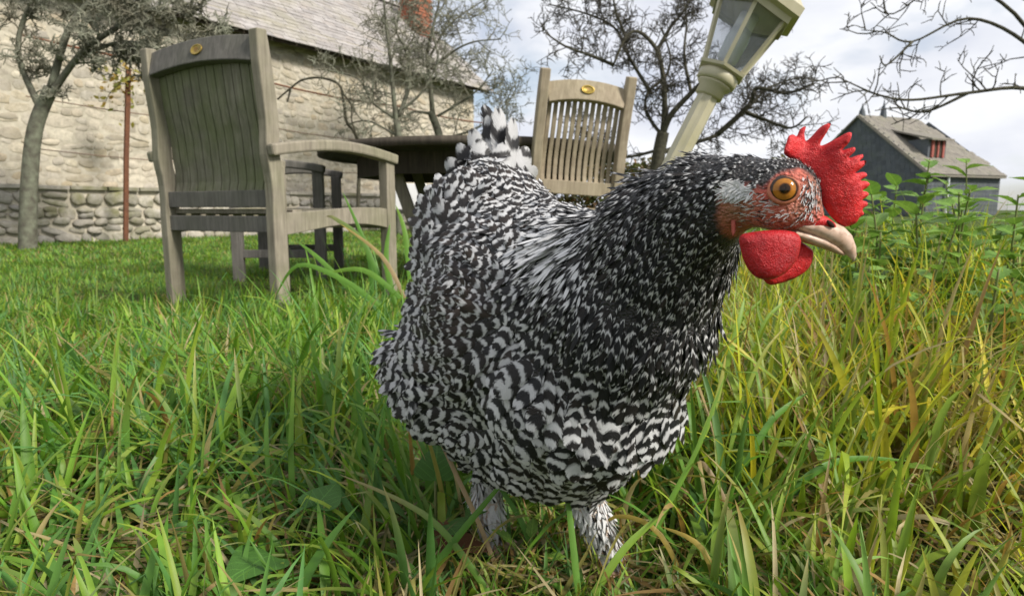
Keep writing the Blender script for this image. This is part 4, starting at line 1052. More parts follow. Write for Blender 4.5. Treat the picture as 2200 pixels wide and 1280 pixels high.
    tan = fl - nn * np.sum(fl * nn, 1, keepdims=True); tan /= np.linalg.norm(tan, axis=1, keepdims=True) + 1e-9
    Ln = pp[:, 0] * g.uniform(.8, 1.2, m); Wd = pp[:, 1] * g.uniform(.82, 1.18, m); duty = pp[:, 3] + g.normal(0, .05, m); nb = pp[:, 4] * g.uniform(.85, 1.15, m) / 10; tone = pp[:, 5] * g.uniform(.8, 1.1, m); br = np.clip(pp[:, 6] + g.normal(0, .2, m), 0, 1); lift = pp[:, 7] + g.normal(0, .07, m)
    # pale downy patch on the shoulder beside the neck, dark cape over the middle of the back, both part of the plumage
    on = lambda x, y: np.array(bv.ray_cast(Vector((0, 0, CAMZ)), (P(x, y, 1.0) - Vector((0, 0, CAMZ))).normalized())[0])
    pc = on(1225, 510); d_ = np.linalg.norm((pos - pc) / np.array((.030, .045, .024)), axis=1); pale = np.exp(-d_ ** 2); duty += .75 * pale; tone += .30 * pale; Ln *= 1 + .5 * pale
    dc = on(1000, 640); d_ = np.linalg.norm((pos - dc) / np.array((.036, .05, .05)), axis=1); dark = np.exp(-d_ ** 2); duty -= .13 * dark; br = np.clip(br + .5 * dark, 0, 1); Wd *= 1 - .35 * dark
    wc = on(955, 470); d_ = np.linalg.norm((pos - wc) / np.array((.030, .06, .045)), axis=1); wg = np.exp(-d_ ** 2); Ln *= 1 + .55 * wg; Wd *= 1 + .75 * wg; nb *= 1 - .25 * wg
    Ln[leg] = g.uniform(.010, .020, leg.sum()); Wd[leg] = g.uniform(.0025, .005, leg.sum()); duty[leg] = 1.35; tone[leg] = .95; nb[leg] = .1; spot = leg & (g.random(m) < .16); duty[spot] = .4; lift[leg] = .32
    tf = np.exp(-((pos[:, 0] - P(1590, 410, HD).x) ** 2 + (pos[:, 2] - P(1590, 410, HD).z) ** 2) / .006 ** 2) * (pos[:, 1] < .4); duty += 1.3 * tf
    par = np.stack([duty, nb, tone, br], -1)
    fm = feathers('plumage', pos - nn * .0008, tan, nn, Ln, Wd, par, lift, np.full(m, 2.2), g)
    pl = child(obj('plumage', fm)); tag(pl, kind='stuff')

    # ear tuft: fine pale bristle feathers on the bare ear, and stray quills at the comb's root
    eye0 = Vector((0, 0, CAMZ))
    def hit(px, py):
        dr = (P(px, py, 1.0) - eye0).normalized(); h = bv.ray_cast(eye0, dr); return (h[0], h[1]) if h[0] is not None else (P(px, py, HD), Vector((0, -1, 0)))
    ps, tn, nr = [], [], []
    rr = random.Random(5)
    def sprinkle(cnt, fx, fy, ang):
        for _ in range(cnt):
            x, y = fx(), fy(); h, n_ = hit(x, y); a = R(ang + rr.gauss(0, 18)); ps.append(h); nr.append(n_); t_ = Vector((math.cos(a), -.1, math.sin(a))); t_ = (t_ - n_ * t_.dot(n_)).normalized(); tn.append(t_)
    sprinkle(190, lambda: rr.gauss(1590, 13), lambda: rr.gauss(409, 8), 190)
    n_tuft = len(ps)
    sprinkle(150, lambda: rr.uniform(1590, 1735), lambda: rr.uniform(455, 510), 200); sprinkle(60, lambda: rr.gauss(1640, 30), lambda: rr.gauss(440, 20), 190); sprinkle(130, lambda: rr.gauss(1742, 10), lambda: rr.gauss(415, 24), 250)
    ps_, tn_, nr_ = (np.array([tuple(q) for q in a]) for a in (ps, tn, nr)); m2 = len(ps_)
    L2 = np.where(np.arange(m2) < n_tuft, .0065, .0032) * g.uniform(.7, 1.3, m2); W2_ = np.where(np.arange(m2) < n_tuft, .0009, .0005)
    par2 = np.stack([np.where(np.arange(m2) < n_tuft, 1.4, np.where(g.random(m2) < .6, 1.4, .0)), np.full(m2, .1), np.full(m2, 1.05), np.zeros(m2)], -1)
    tag(child(obj('face_bristles', feathers('face_bristles', ps_, tn_, nr_, L2, W2_, par2, np.full(m2, .25), np.zeros(m2), g))), kind='stuff')

    # ---- tail feathers, one by one
    tb = BC['tail']
    T6 = [((1084, 385, .770), (1076, 246, .80), .027, .56, 6), ((1104, 392, .762), (1104, 268, .785), .026, .62, 14), ((1062, 388, .765), (1052, 262, .80), .024, .45, -12), ((1090, 385, .785), (1064, 240, .815), .026, .5, 0),
          ((1040, 395, .760), (1018, 288, .79), .026, .45, -16), ((1112, 398, .765), (1132, 326, .785), .030, .66, 18), ((1022, 400, .760), (990, 318, .785), .026, .45, -20), ((1120, 405, .755), (1144, 360, .765), .030, .7, 22),
          ((1050, 400, .745), (1022, 312, .768), .028, .5, -8), ((1075, 402, .740), (1066, 318, .765), .030, .58, 0), ((1000, 410, .75), (962, 350, .77), .026, .45, -26)]
    for (a, b, wd, du, rot) in T6:
        pa, pb = P(*a), P(*b); ln = (pb - pa).length; t_ = (pb - pa).normalized(); vn = Vector((.15, -1, .1)); vn = (vn - t_ * vn.dot(t_)).normalized(); vn = Matrix.Rotation(R(rot * 1.4), 3, t_) @ vn
        q = lambda v: np.array([tuple(v)])
        fm = feathers('tail_feather', q(pa), q(t_), q(vn), np.array([ln * 1.15]), np.array([wd]), np.array([[du, .22, .62, .15]]), np.array([.02]), np.array([.5]), g, .3)
        child(obj('tail_feather', fm))

    # ---- comb
    cb = [(1682, 330), (1690, 306), (1697, 292), (1712, 287), (1722, 290), (1730, 275), (1743, 268), (1740, 284), (1743, 300), (1754, 290), (1768, 272), (1784, 264), (1778, 283), (1768, 305), (1770, 312),
          (1790, 300), (1808, 288), (1817, 290), (1812, 308), (1800, 324), (1808, 322), (1822, 319), (1824, 327), (1812, 341), (1830, 336), (1846, 333), (1847, 340), (1838, 348), (1857, 345), (1858, 352), (1840, 366), (1830, 373),
          (1850, 370), (1862, 373), (1860, 380), (1844, 388), (1860, 389), (1870, 395), (1862, 404), (1850, 410), (1862, 412), (1867, 418), (1858, 426), (1850, 430), (1862, 434), (1863, 441), (1852, 450), (1856, 460), (1846, 468), (1838, 480), (1815, 487), (1800, 480), (1782, 462), (1768, 440), (1757, 415), (1745, 385), (1728, 360), (1706, 342)]
    sm2 = catmull([Vector((a, b, 0)) for a, b in XZ(cb, HD - .001)], 3, True)
    def bend(V2):
        c = P(1770, 400, HD); return -.004 * np.sin((V2[:, 0] - c.x) * 140) * np.clip((V2[:, 1] - c.z) / .02 + .6, 0, 1.6) - .0012 * np.exp(-((V2[:, 0] - P(1825, 430, HD).x) ** 2 + (V2[:, 1] - P(1825, 430, HD).z) ** 2) / .009 ** 2)
    child(inflate('comb', [(p.x, p.y) for p in sm2], HD - .001, .0036, .008, M['comb'], None, .0012, bend, .00045, 700))
    # ---- wattles: the near one and the far one behind it
    w1 = [(1592, 508), (1620, 498), (1665, 494), (1705, 498), (1722, 512), (1720, 540), (1708, 565), (1682, 588), (1650, 600), (1622, 594), (1603, 568), (1594, 538)]
    w2 = [(1640, 520), (1700, 510), (1742, 532), (1748, 552), (1738, 578), (1712, 598), (1676, 609), (1645, 608), (1625, 570)]
    bd = lambda V2: .003 * np.sin((V2[:, 0]) * 160 + 1) * .6
    child(inflate('wattle', [(p.x, p.y) for p in catmull([Vector((a, b, 0)) for a, b in XZ(w1, HD - .012)], 4, True)], HD - .012, .0042, .008, M['wattle'], None, .0013, bd, .0004, 500))
    child(inflate('wattle', [(p.x, p.y) for p in catmull([Vector((a, b, 0)) for a, b in XZ(w2, HD + .003)], 4, True)], HD + .003, .0038, .008, M['comb'], None, .0014, bd, .0004, 500))
    ce_ = [(1694, 470), (1735, 458), (1772, 462), (1796, 478), (1800, 492), (1780, 490), (1750, 492), (1715, 484)]
    child(inflate('cere', [(p.x, p.y) for p in catmull([Vector((a, b, 0)) for a, b in XZ(ce_, HD - .0075)], 3, True)], HD - .0055, .0030, .006, M['comb'], None, .0011, None, .0003, 600))
    ear = [(1571, 442), (1575, 436), (1581, 440), (1583, 470), (1582, 496), (1577, 511), (1573, 496), (1572, 470)]
    hh, _ = hit(1572, 470); child(inflate('earlobe', [(p.x, p.y) for p in catmull([Vector((a, b, 0)) for a, b in XZ(ear, hh.y)], 3, True)], hh.y + .0012, .0018, .003, M['ear'], None, .0008, None, .0003, 500))
    # ---- beak
    def loft(name, rows, mat, sidew):
        mb = MB(); n_ = 14; vs = []; fs = []; c = [P(x, y, HD) for x, y, _, _ in rows]
        for i, (x, y, rv, rw) in enumerate(rows):
            t_ = (c[min(i + 1, len(c) - 1)] - c[max(i - 1, 0)]).normalized(); upv = Vector((-t_.z, 0, t_.x)); upv = upv if upv.z > 0 else -upv; s_ = HD / F
            for j in range(n_):
                a = 2 * math.pi * j / n_; vs.append(c[i] + upv * (rv * s_ * math.sin(a)) + Vector((0, 1, 0)) * (rw * s_ * math.cos(a) * sidew))
        for i in range(len(rows) - 1):
            for j in range(n_): fs.append((i * n_ + j, i * n_ + (j + 1) % n_, (i + 1) * n_ + (j + 1) % n_, (i + 1) * n_ + j))
        fs += [tuple(range(n_)), tuple((len(rows) - 1) * n_ + j for j in range(n_))]; mb.add(vs, fs); return child(mb.build(name, mat, None, True))
    bk = empty('beak'); child(bk)
    for nm, rows in (('upper_beak', [(1690, 482, 6, 22), (1715, 484, 12, 30), (1745, 488, 19, 31), (1772, 495, 23, 28), (1796, 506, 24, 23), (1814, 520, 20, 17), (1826, 537, 14, 11), (1833, 551, 7, 6), (1834, 561, 2, 2)]),
                     ('lower_beak', [(1700, 500, 8, 24), (1730, 510, 11, 25), (1762, 520, 11, 20), (1788, 532, 9, 14), (1806, 543, 5, 8), (1814, 548, 2, 3)])):
        o = loft(nm, rows, M['beak'], 1.0); o.parent = bk
    mb = MB(); nc = P(1785, 481, HD - .0080); mb.lathe([(.0001, -.0006), (.0030, -.0004), (.0026, .0003), (.0001, .0004)], 12, Matrix.Translation(nc) @ Matrix.Rotation(R(90), 4, 'X') @ Matrix.Rotation(R(-38), 4, 'Z') @ Matrix.Diagonal((1, .45, 1, 1))); child(mb.build('nostril', M['black'], None, True))
    # ---- eye: eyeball with iris and pupil, ringed by the eyelid
    h, n_ = hit(1684, 407); n_ = (n_ + (eye0 - h).normalized() * .8).normalized(); er = .0086; ec = h - n_ * .0050
    mb = MB(); rows = [(math.sin(a) * er, math.cos(a) * er) for a in np.linspace(.02, 2.2, 34)]
    Q = Matrix.Translation(ec) @ n_.to_track_quat('Z', 'Y').to_matrix().to_4x4(); mb.lathe(rows, 28, Q); em = mb.mesh('eye', M['eye'], True)
    E = np.array([tuple(v.co) for v in em.vertices]); ang = np.arccos(np.clip(((E - np.array(ec)) @ np.array(n_)) / er, -1, 1)); ce = np.zeros((len(E), 4)); ce[:, 3] = 1
    ce[:, :3] = np.where(ang[:, None] < .29, (.002, .002, .002), np.where(ang[:, None] < .36, (.22, .075, .012), np.where(ang[:, None] < .70, (.40, .155, .02), (.02, .012, .008))))
    at = em.attributes.new('Col', 'FLOAT_COLOR', 'POINT'); at.data.foreach_set('color', ce.astype(np.float32).ravel()); child(obj('eye', em))
    mb = MB(); ring = [Q @ Vector((.0069 * math.cos(a) * 1.05, .0069 * math.sin(a) * .94, .0048 + .0005 * math.sin(2 * a))) for a in np.linspace(0, 2 * math.pi, 33)[:-1]]
    vs = []; fs = []; m3 = len(ring); ctr = Q @ Vector((0, 0, .005)); nz = (Q.to_3x3() @ Vector((0, 0, 1)))
    for p in ring:
        o_ = (p - ctr).normalized(); kk = 1 + .35 * math.sin(p.z * 4000) * .3 - .45 * o_.z
        for j in range(8):
            a = 2 * math.pi * j / 8; vs.append(p + o_ * (.0011 * kk * math.cos(a)) + nz * (.0008 * kk * math.sin(a)))
    for i in range(m3):
        for j in range(8): fs.append((i * 8 + j, i * 8 + (j + 1) % 8, ((i + 1) % m3) * 8 + (j + 1) % 8, ((i + 1) % m3) * 8 + j))
    mb.add(vs, fs); child(mb.build('eyelid', M['eyelid'], None, True))
    # ---- feet
    for f, fwd in ((FOOT, Vector((.35, -.9, 0))), (FOOT2, Vector((.75, -.6, 0)))):
        ft = empty('foot'); child(ft); fwd.normalize(); base = f + Vector((0, 0, -.008))
        for k, (an, ln) in enumerate(((0, .046), (36, .038), (-36, .038), (175, .018))):
            dr = Matrix.Rotation(R(an), 3, 'Z') @ fwd; pts = [base, base + dr * ln * .35 + Vector((0, 0, .006)), base + dr * ln * .7 + Vector((0, 0, .0)), base + dr * ln + Vector((0, 0, -.007))]
            mb = MB(); mb.tube(catmull(pts, 4), [.0066 - .0028 * i / 12 for i in range(13)], 8); o = mb.build('toe', M['toe'], None, True); o.parent = ft
            mb = MB(); mb.tube([pts[-1], pts[-1] + dr * .006 + Vector((0, 0, -.001)), pts[-1] + dr * .012 + Vector((0, 0, -.005))], [.0034, .0026, .0006], 6); o = mb.build('claw', M['beak'], None, True); o.parent = ft
    return bv
HEN_BVH = build_hen()

# ------------------------------------------------------------------ grass
PAL = np.array([(.105, .250, .062), (.135, .290, .026), (.175, .330, .032), (.100, .240, .030), (.220, .365, .042), (.120, .270, .045), (.285, .400, .048)])  # the cooler, bluer green carries the tint of shaded blades in its colour
STRAW = np.array([(.42, .33, .14), (.52, .43, .23), (.36, .22, .07), (.34, .31, .08)])
def grass(name, base, Lb, Wb, az, lean, bendk, col, tipcol, seg, label=None):
    n = len(base); t = np.linspace(0, 1, seg + 1)
    # each blade: an arc in the vertical plane of az, leaning from `lean` by `bendk` radians along its length
    kk = np.where(rng.random(n) < .16, rng.uniform(.9, 1.9, n), 0)[:, None] * (t[None] > rng.uniform(.35, .8, n)[:, None])
    ang = lean[:, None] + bendk[:, None] * t[None] ** 1.4 + kk; ds = Lb[:, None] / seg
    hx = np.concatenate([np.zeros((n, 1)), np.cumsum(np.sin(ang[:, :-1]) * ds, 1)], 1); hz = np.concatenate([np.zeros((n, 1)), np.cumsum(np.cos(ang[:, :-1]) * ds, 1)], 1)
    dirx, diry = np.cos(az)[:, None], np.sin(az)[:, None]; tw = (rng.normal(0, .5, n)[:, None] + rng.normal(0, .9, n)[:, None] * t[None])
    cx = base[:, 0:1] + dirx * hx; cy = base[:, 1:2] + diry * hx; cz = base[:, 2:3] + hz
    sx, sy = -diry * np.cos(tw), dirx * np.cos(tw); sz = np.sin(tw) * .6
    gz = ground(cx, cy) + .004; cz = np.maximum(cz, gz)
    wprof = (np.clip(1 - t ** 2.6, 0, 1) * (.62 + .38 * np.minimum(t * 4, 1)))[None] * Wb[:, None] * .5
    C = np.stack([cx, cy, cz], -1); S = np.stack([sx + 0 * cx, sy + 0 * cy, sz + 0 * cz], -1)
    keel = np.stack([dirx + 0 * cx, diry + 0 * cx, 0 * cx], -1) * (wprof * .35)[..., None]
    V = np.stack([C - S * wprof[..., None], C + keel, C + S * wprof[..., None]], 2)         # n, seg+1, 3, 3
    cc = col[:, None, :] * (1 - t[None, :, None] ** 3) + tipcol[:, None, :] * t[None, :, None] ** 3
    CA = np.ones((n, seg + 1, 3, 4)); CA[..., :3] = cc[:, :, None, :]
    i = np.arange((seg + 1) * 3).reshape(seg + 1, 3); q = np.stack([i[:-1, :-1], i[:-1, 1:], i[1:, 1:], i[1:, :-1]], -1).reshape(-1, 4)
    Fq = (np.arange(n)[:, None, None] * ((seg + 1) * 3) + q[None]).reshape(-1, 4)
    return V.reshape(-1, 3), Fq, CA.reshape(-1, 4), C

HULL = [(np.array(tuple(BC[k])), np.array(BL[k][3]) + .006) for k in BL]
def clear_of_hen(C):
    bad = np.zeros(len(C), bool)
    for c, r_ in HULL: bad |= (np.sum(((C - c) / r_) ** 2, -1) < 1).any(1)
    for f, h in ((FOOT, HOCK), (FOOT2, HOCK2)):
        for t in (0, .33, .66, 1): bad |= (np.linalg.norm(C - np.array(f.lerp(h, t)), axis=-1) < .016).any(1)
    return ~bad

def clump(x, y, s): return .5 + .25 * np.sin(s * x + 2 * np.sin(s * .6 * y)) + .25 * np.sin(s * 1.3 * y + 1.7 * np.sin(s * .7 * x + 1))

def field(y0, y1, dens, Lr, Wr, seg, seed, straw=.10, margin=.22, power=1.0):
    g = np.random.default_rng(seed); slope = .87
    area = slope * (y1 ** 2 - y0 ** 2) + 2 * margin * (y1 - y0); n = int(area * dens)
    # y distributed so that density falls off with distance by `power`
    yy = np.linspace(y0, y1, 400); pdf = (slope * yy + margin) * (y0 / yy) ** power; cdf = np.cumsum(pdf); cdf /= cdf[-1]
    y = np.interp(g.random(n), cdf, yy); x = g.uniform(-1, 1, n) * (slope * y + margin)
    k = g.random(n) < .45 + .75 * clump(x, y, 16 / max(y0, .5)); x, y = x[k], y[k]; n = len(x)
    right = sm(.12, .6, x) * (1 - sm(2.5, 4, y))
    Lb = g.uniform(*Lr, n) * (.7 + .6 * clump(x, y, 7)) * (1 + .35 * right); Wb = g.uniform(*Wr, n) * np.where(g.random(n) < .12, 1.5, 1.0)
    cl = clump(x + 3, y - 2, 9) ; az = cl * 9 + g.normal(0, .75, n); lean = np.abs(g.normal(.62, .40, n)); bd = np.abs(g.normal(1.05, .65, n)); flop = g.random(n) < .38; bd[flop] += g.uniform(.6, 1.2, flop.sum()); up = (g.random(n) < .35 * (1 + right)); lean[up] *= .4; bd[up] *= .45
    lie = (1 - .35 * sm(.0, .35, x)) * (1 - sm(1.4, 2.2, y)); k2 = g.random(n) < .5 * lie; lean[k2] += g.uniform(.25, .75, k2.sum()); az = np.where(k2, g.normal(2.6, 1.1, n), az)
    near = 1 - sm(.55, .75, y); Lb *= 1 - .30 * near
    ci = g.integers(0, len(PAL), n); col = PAL[ci] * g.uniform(.75, 1.25, (n, 1)); col = col * (1 - right[:, None]) + (col * np.array((2.2, 1.35, 1.25))) * right[:, None]
    st = g.random(n) < straw * (1 + 2.8 * right); col[st] = STRAW[g.integers(0, len(STRAW), st.sum())] * g.uniform(.8, 1.15, (st.sum(), 1)); 
    tip = col.copy(); yt = g.random(n) < .18 + .15 * right; tip[yt] = STRAW[g.integers(0, len(STRAW), yt.sum())]
    Wb[st] *= .75
    base = np.stack([x, y, ground(x, y) - .003], -1)
    return base, Lb, Wb, az, lean, bd, col, tip, seg

def ribbon(pts, wd, col, tip, n=5):
    """one long single blade through the given points"""
    pts = catmull(pts, n); m = len(pts); V = []; C = []
    for i, p in enumerate(pts):
        t = (pts[min(i + 1, m - 1)] - pts[max(i - 1, 0)]).normalized(); s_ = t.cross(Vector((.15, -1, .25))).normalized(); k = i / (m - 1); w_ = wd / 2 * (1 - k ** 3.2) * (.7 + .3 * min(1, k * 4)); nn = s_.cross(t)
        V += [p - s_ * w_, p + nn * w_ * .35, p + s_ * w_]; c = [a * (1 - k ** 2) + b * k ** 2 for a, b in zip(col, tip)]; C += [(*c, 1)] * 3
    Fq = [(i * 3 + j, i * 3 + j + 1, i * 3 + 4 + j, i * 3 + 3 + j) for i in range(m - 1) for j in (0, 1)]
    return np.array([tuple(v) for v in V]), np.array(Fq), np.array(C)

G1, G2, G3, SY, SB = (.14, .30, .04), (.10, .25, .034), (.22, .36, .045), (.44, .33, .07), (.42, .30, .17)
HERO = [([(1245, 1300), (1228, 1140), (1208, 980)], .50, .0065, G1, G1), ([(880, 1290), (985, 1150), (1110, 1000)], .52, .0075, G2, G1), ([(1360, 1330), (1400, 1160), (1500, 960), (1560, 800)], .56, .0065, G1, G3),
 ([(1090, 1330), (960, 1150), (870, 1080), (728, 1018)], .52, .0065, G1, SB), ([(1100, 1310), (1040, 1150), (985, 1030), (930, 920), (890, 925), (915, 990)], .56, .005, SB, SB), ([(1180, 1310), (1120, 1120), (1010, 960)], .58, .0065, G2, G2),
 ([(1500, 1330), (1420, 1150), (1320, 1110), (1270, 1180)], .52, .005, SY, SY), ([(1560, 1330), (1510, 1180), (1420, 1130)], .50, .006, SY, SY), ([(1250, 1320), (1340, 1180), (1440, 1090)], .50, .008, G3, G3),
 ([(1600, 1200), (1560, 1080), (1500, 990), (1465, 1080), (1440, 1100)], .62, .006, SB, SB), ([(1660, 1100), (1740, 1020), (1830, 985), (1960, 990)], .62, .009, G2, G1), ([(1560, 1010), (1590, 880), (1640, 760), (1690, 700)], .72, .006, G3, SY),
 ([(1500, 960), (1540, 860), (1560, 760)], .70, .008, G3, SY), ([(1600, 1000), (1660, 900), (1740, 840)], .70, .009, G2, G1), ([(1800, 1330), (1796, 1130), (1790, 840)], .62, .007, G3, G3),
 ([(630, 1090), (625, 960), (632, 785)], .66, .007, G1, G3), ([(576, 1020), (572, 930), (575, 880)], .70, .006, G1, G1), ([(250, 1240), (340, 1180), (470, 1170)], .58, .008, G1, G1), ([(420, 1280), (500, 1200), (570, 1110)], .57, .007, G3, SB),
 ([(1620, 1060), (1600, 880), (1640, 700), (1700, 640)], .85, .010, G3, G3), ([(1560, 850), (1570, 720), (1640, 640)], .9, .010, G3, G3), ([(1650, 900), (1690, 700), (1720, 640)], .95, .010, G3, G3), ([(1550, 830), (1585, 700), (1600, 640)], .85, .009, G3, G3),
 ([(800, 640), (790, 540), (735, 410)], 1.45, .012, G2, G1), ([(830, 640), (780, 520), (720, 470), (700, 465)], 1.42, .012, G2, SB), ([(850, 660), (830, 560), (838, 480)], 1.4, .014, G1, G1), ([(770, 640), (690, 560), (640, 520)], 1.4, .012, G1, G1),
 ([(860, 640), (780, 580), (690, 590)], 1.35, .013, G1, G3), ([(820, 660), (735, 600), (640, 570), (590, 640)], 1.3, .012, G1, G1), ([(880, 600), (870, 500), (850, 440)], 1.4, .012, G1, G3), ([(870, 640), (820, 550), (730, 480)], 1.38, .010, SB, SY)]

def build_grass():
    parts = [field(.36, 1.25, 6600, (.09, .22), (.0050, .0110), 8, 1, .11, .15, .4), field(1.25, 2.3, 4300, (.06, .16), (.0050, .0100), 5, 2, .09, .2, .8), field(2.3, 4.5, 3000, (.03, .07), (.004, .007), 3, 3, .04, .3, 1.0), field(4.5, 14, 700, (.03, .07), (.008, .014), 2, 4, .06, .5, 1.2)]
    Vs, Fs, Cs = [], [], []; off = 0
    for i, p in enumerate(parts):
        V, Fq, CA, C = grass('g', *p)
        if i == 0:
            ok = clear_of_hen(C)
            # nothing may stand right in front of the lens
            dl = np.linalg.norm(C - np.array((0, 0, CAMZ)), axis=-1).min(1); ok &= dl > .33
            el = (C[..., 2] - CAMZ) / np.maximum(C[..., 1], .05); ok &= ~((el.max(1) > -.33) & (C[:, 0, 1] < .60) & (np.abs(C[:, 0, 0]) < .28))
            tr_ = (C[:, 0, 0] > -.06) & (C[:, 0, 0] < .17) & (C[:, 0, 1] < .64); ok &= ~tr_ | (np.random.default_rng(5).random(len(ok)) < .40)
            p[1][tr_] *= .5
            p = tuple(a[ok] if isinstance(a, np.ndarray) else a for a in p); V, Fq, CA, C = grass('g', *p)
        Vs.append(V); Fs.append(Fq + off); Cs.append(CA); off += len(V)
    g = np.random.default_rng(31); n = 5200                  # dead thatch lying between the living blades
    y = g.uniform(.40, 1.6, n) ; x = g.uniform(-1, 1, n) * (.87 * y + .12); base = np.stack([x, y, ground(x, y) + g.uniform(0, .02, n)], -1); col = STRAW[g.integers(0, 4, n)] * g.uniform(.35, 1.0, (n, 1))
    V, Fq, CA, C = grass('t', base, g.uniform(.04, .12, n), g.uniform(.003, .006, n), g.uniform(0, 6.28, n), g.uniform(1.1, 1.55, n), g.uniform(-.4, .5, n), col, col, 4); Vs.append(V); Fs.append(Fq + off); Cs.append(CA); off += len(V)
    n = 2600; y = g.uniform(.40, .72, n); x = g.uniform(-.2, .32, n); base = np.stack([x, y, ground(x, y)], -1); col = PAL[g.integers(0, len(PAL), n)] * g.uniform(.7, 1.1, (n, 1)); st = g.random(n) < .3; col[st] = STRAW[g.integers(0, 4, st.sum())]
    p = (base, g.uniform(.025, .07, n), g.uniform(.003, .006, n), g.uniform(0, 6.28, n), np.abs(g.normal(.7, .4, n)), g.uniform(0, 1.2, n), col, col, 4); V, Fq, CA, C = grass('t', *p); ok = clear_of_hen(C); V, Fq, CA, C = grass('t', *[a[ok] if isinstance(a, np.ndarray) else a for a in p]); Vs.append(V); Fs.append(Fq + off); Cs.append(CA); off += len(V)
    for px, d, wd, c, tp in HERO:
        V, Fq, CA = ribbon([P(x, y, d + .02 * i) for i, (x, y) in enumerate(px)], wd, c, tp); Vs.append(V); Fs.append(Fq + off); Cs.append(CA); off += len(V)
    g = np.random.default_rng(77)                            # tall tussocks: left of the hen before the chair, and right of her breast
    for (px, d, sp, cnt, la, lb, rgt) in ((790, 1.42, .10, 150, .16, .34, 0), (690, 1.55, .10, 90, .10, .22, 0), (860, 1.25, .07, 80, .12, .26, 0), (1640, 1.0, .14, 260, .16, .30, 1), (1800, 1.25, .2, 260, .16, .32, 1), (1560, .85, .08, 110, .14, .26, 1), (1990, 1.1, .2, 220, .15, .3, 1), (1880, 1.7, .3, 320, .2, .36, 1), (2080, 1.6, .3, 320, .2, .36, 1), (1720, 1.5, .25, 260, .18, .32, 1), (520, 1.9, .15, 90, .08, .2, 0)):
        c0 = PG(px, d); n = cnt; x = c0.x + g.normal(0, sp, n); y = c0.y + g.normal(0, sp, n); col = PAL[g.integers(0, len(PAL), n)] * g.uniform(.8, 1.25, (n, 1))
        if rgt: col = col * np.array((2.4, 1.5, 1.1)); st = g.random(n) < .2; col[st] = STRAW[g.integers(0, 4, st.sum())]
        V, Fq, CA, C = grass('t', np.stack([x, y, ground(x, y)], -1), g.uniform(la, lb, n), g.uniform(.005, .010, n), g.uniform(0, 6.28, n), np.abs(g.normal(.2, .2, n)), np.abs(g.normal(.8, .5, n)), col, col, 8)
        Vs.append(V); Fs.append(Fq + off); Cs.append(CA); off += len(V)
    me = mesh_np('grass', np.concatenate(Vs), np.concatenate(Fs), True, {'Col': np.concatenate(Cs)}); me.materials.append(M['grass'])
    tag(obj('grass', me), 'long green grass with dry straw blades over the whole lawn', 'grass', kind='stuff')
    print('grass quads', sum(len(f) for f in Fs))
build_grass()

# ------------------------------------------------------------------ leafy weeds
def leaf_mesh(name, mat, shape, fold=.18, droop=.35, teeth=0):
    """pointed or heart-shaped leaf, 1 long along +y, folded on its midrib and arched"""
    n = 12; mb = MB(); vs = []; fs = []
    for i in range(n + 1):
        t = i / n
        if shape == 'lance': w_ = .30 * math.sin(math.pi * t ** .8) ** .9
        else: w_ = .52 * math.sin(math.pi * min(1, t * .93 + .07) ** .62) ** .8
        if teeth and 0 < i < n: w_ *= 1 + (.12 if i % 2 else -.10)
        z = -droop * t * t
        back = -.10 * math.sin(math.pi * t) if shape != 'lance' else 0
        for u in (-1, -.5, 0, .5, 1): vs.append((u * w_, t + back * abs(u), z + fold * w_ * abs(u) + (.015 * math.sin(9 * t + 4 * u))))
    for i in range(n):
        for j in range(4): fs.append((i * 5 + j, i * 5 + j + 1, i * 5 + 6 + j, i * 5 + 5 + j))
    mb.add(vs, fs); return mb.mesh(name, mat, True)
LANCE = leaf_mesh('leaf', M['weed'], 'lance'); TOOTH = leaf_mesh('leaf', M['weed'], 'lance', .2, .3, 1); HEART = leaf_mesh('leaf', M['dock'], 'heart', .12, .25)

def weed(label, base, h, nleaf, size, leafm, seed, lean=(0, 0), group=None, name='weed_plant', nstem=1):
    r = random.Random(seed); root = tag(empty(name, base), label, 'plant', group)
    for sidx in range(nstem):
        off_ = Vector((r.uniform(-.05, .05), r.uniform(-.05, .05), 0)) if sidx else Vector((0, 0, 0))
        top = Vector((lean[0] + r.uniform(-.04, .04), lean[1] + r.uniform(-.04, .04), h * r.uniform(.8, 1.05))); pts = catmull([off_, off_ + top * .5 + Vector((r.uniform(-.02, .02), 0, 0)), off_ + top], 5)
        mb = MB(); mb.tube([Vector((off_.x, off_.y, -.04))] + pts, [.0036] + [.0034 - .002 * i / len(pts) for i in range(len(pts))], 6); mb.build('stem', M['stem'], root, True)
        for k in range(nleaf):
            u = .15 + .85 * (k + .5) / nleaf; f = u * (len(pts) - 1); i = min(int(f), len(pts) - 2); p = pts[i].lerp(pts[i + 1], f - i); a = k * 2.4 + r.uniform(-.4, .4)
            o = obj('leaf', leafm, root); sc_ = size * r.uniform(.7, 1.2) * (1.15 - .5 * u); o.location = p; o.scale = (sc_, sc_, sc_); o.rotation_euler = (R(r.uniform(5, 50)), R(r.uniform(-15, 15)), a)
    return root
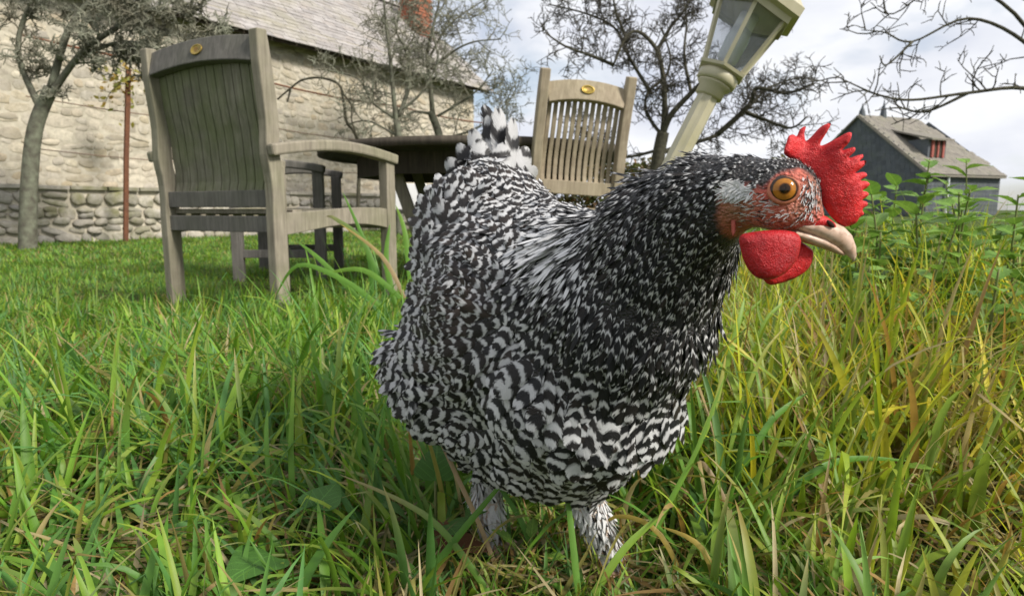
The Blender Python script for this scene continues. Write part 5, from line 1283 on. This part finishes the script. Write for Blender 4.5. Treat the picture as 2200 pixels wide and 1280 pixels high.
def rosette(label, base, nleaf, size, leafm, seed, tilt=(15, 50), stalk=.03):
    r = random.Random(seed); root = tag(empty('broad_leaf_weed', base), label, 'plant')
    for k in range(nleaf):
        a = k * 2 * math.pi / nleaf + r.uniform(-.5, .5); d = Vector((-math.sin(a), math.cos(a), 0)); e = d * stalk * .8 + Vector((0, 0, stalk * r.uniform(1, 1.7)))
        mb = MB(); mb.tube([(0, 0, -.02), d * stalk * .2 + Vector((0, 0, stalk * .7)), e], [.002, .0018, .0015], 6); mb.build('stalk', M['stem'], root, True)
        o = obj('leaf', leafm, root); s_ = size * r.uniform(.75, 1.15); o.location = e; o.scale = (s_, s_, s_); o.rotation_euler = (R(r.uniform(*tilt)) , R(r.uniform(-12, 12)), a)
    return root
for i, (px, d, h, n_, sz, lm) in enumerate(((1885, 1.25, .34, 14, .085, 'L'), (1935, 1.35, .36, 15, .09, 'L'), (1990, 1.25, .34, 14, .085, 'L'), (1850, 1.5, .33, 13, .08, 'T'), (1965, 1.65, .40, 15, .09, 'T'), (2050, 1.4, .36, 14, .09, 'L'), (2110, 1.3, .33, 13, .085, 'T'), (1900, 1.9, .38, 15, .09, 'L'), (2170, 1.5, .36, 14, .09, 'L'), (1760, 1.8, .30, 12, .08, 'L'), (1815, 2.0, .36, 12, .085, 'T'), (2010, 1.95, .42, 14, .09, 'L'), (1925, 1.08, .26, 11, .07, 'T'), (1985, .98, .22, 10, .07, 'L')) + tuple((1780 + 37 * k % 430, 1.0 + .13 * (k * 5 % 9), .17 + .02 * (k % 6), 12, .065 + .004 * (k % 4), 'LT'[k % 2]) for k in range(16))):
    weed('bright green smooth-leaved upright weed on the grassy bank below the slate house' if lm == 'L' else 'bright green tooth-leaved upright weed on the grassy bank below the slate house', PG(px, d), h, n_, sz, LANCE if lm == 'L' else TOOTH, 40 + i, (0, 0), 'smooth-leaved weeds on the bank' if lm == 'L' else 'tooth-leaved weeds on the bank', 'leafy_weed', 2)
rosette('broad round-leaved weed lying in the long grass between chair and hen', PG(618, .565), 2, .050, HEART, 3, (10, 35), .040)
rosette('small round-leaved weed tucked under the hen beside her rear foot', PG(930, .63), 4, .045, HEART, 5, (15, 50), .04)
rosette('crinkled toothed weed among the straw at the right of the hen', PG(1845, .72), 5, .05, TOOTH, 6, (10, 40), .05)
rosette('small toothed weed in the grass between the feet of the hen', PG(1135, .575), 4, .028, TOOTH, 8, (20, 60), .02)

M['dead'] = mat_simple('dead_leaf', (.16, .075, .035), (.09, .045, .025), 60, .85, .2, .5, .002)
def dead_leaf():
    me = leaf_mesh('dead_leaf', M['dead'], 'heart', .8, .9, 1); o = obj('dead_leaf', me); q = PG(972, .575); o.location = (q.x - .015, q.y, q.z + .028); o.scale = (.040, .045, .040); o.rotation_euler = (R(25), R(20), R(-75)); tag(o, 'curled brown dead leaf in the grass by the rear foot of the hen', 'leaf')
dead_leaf()
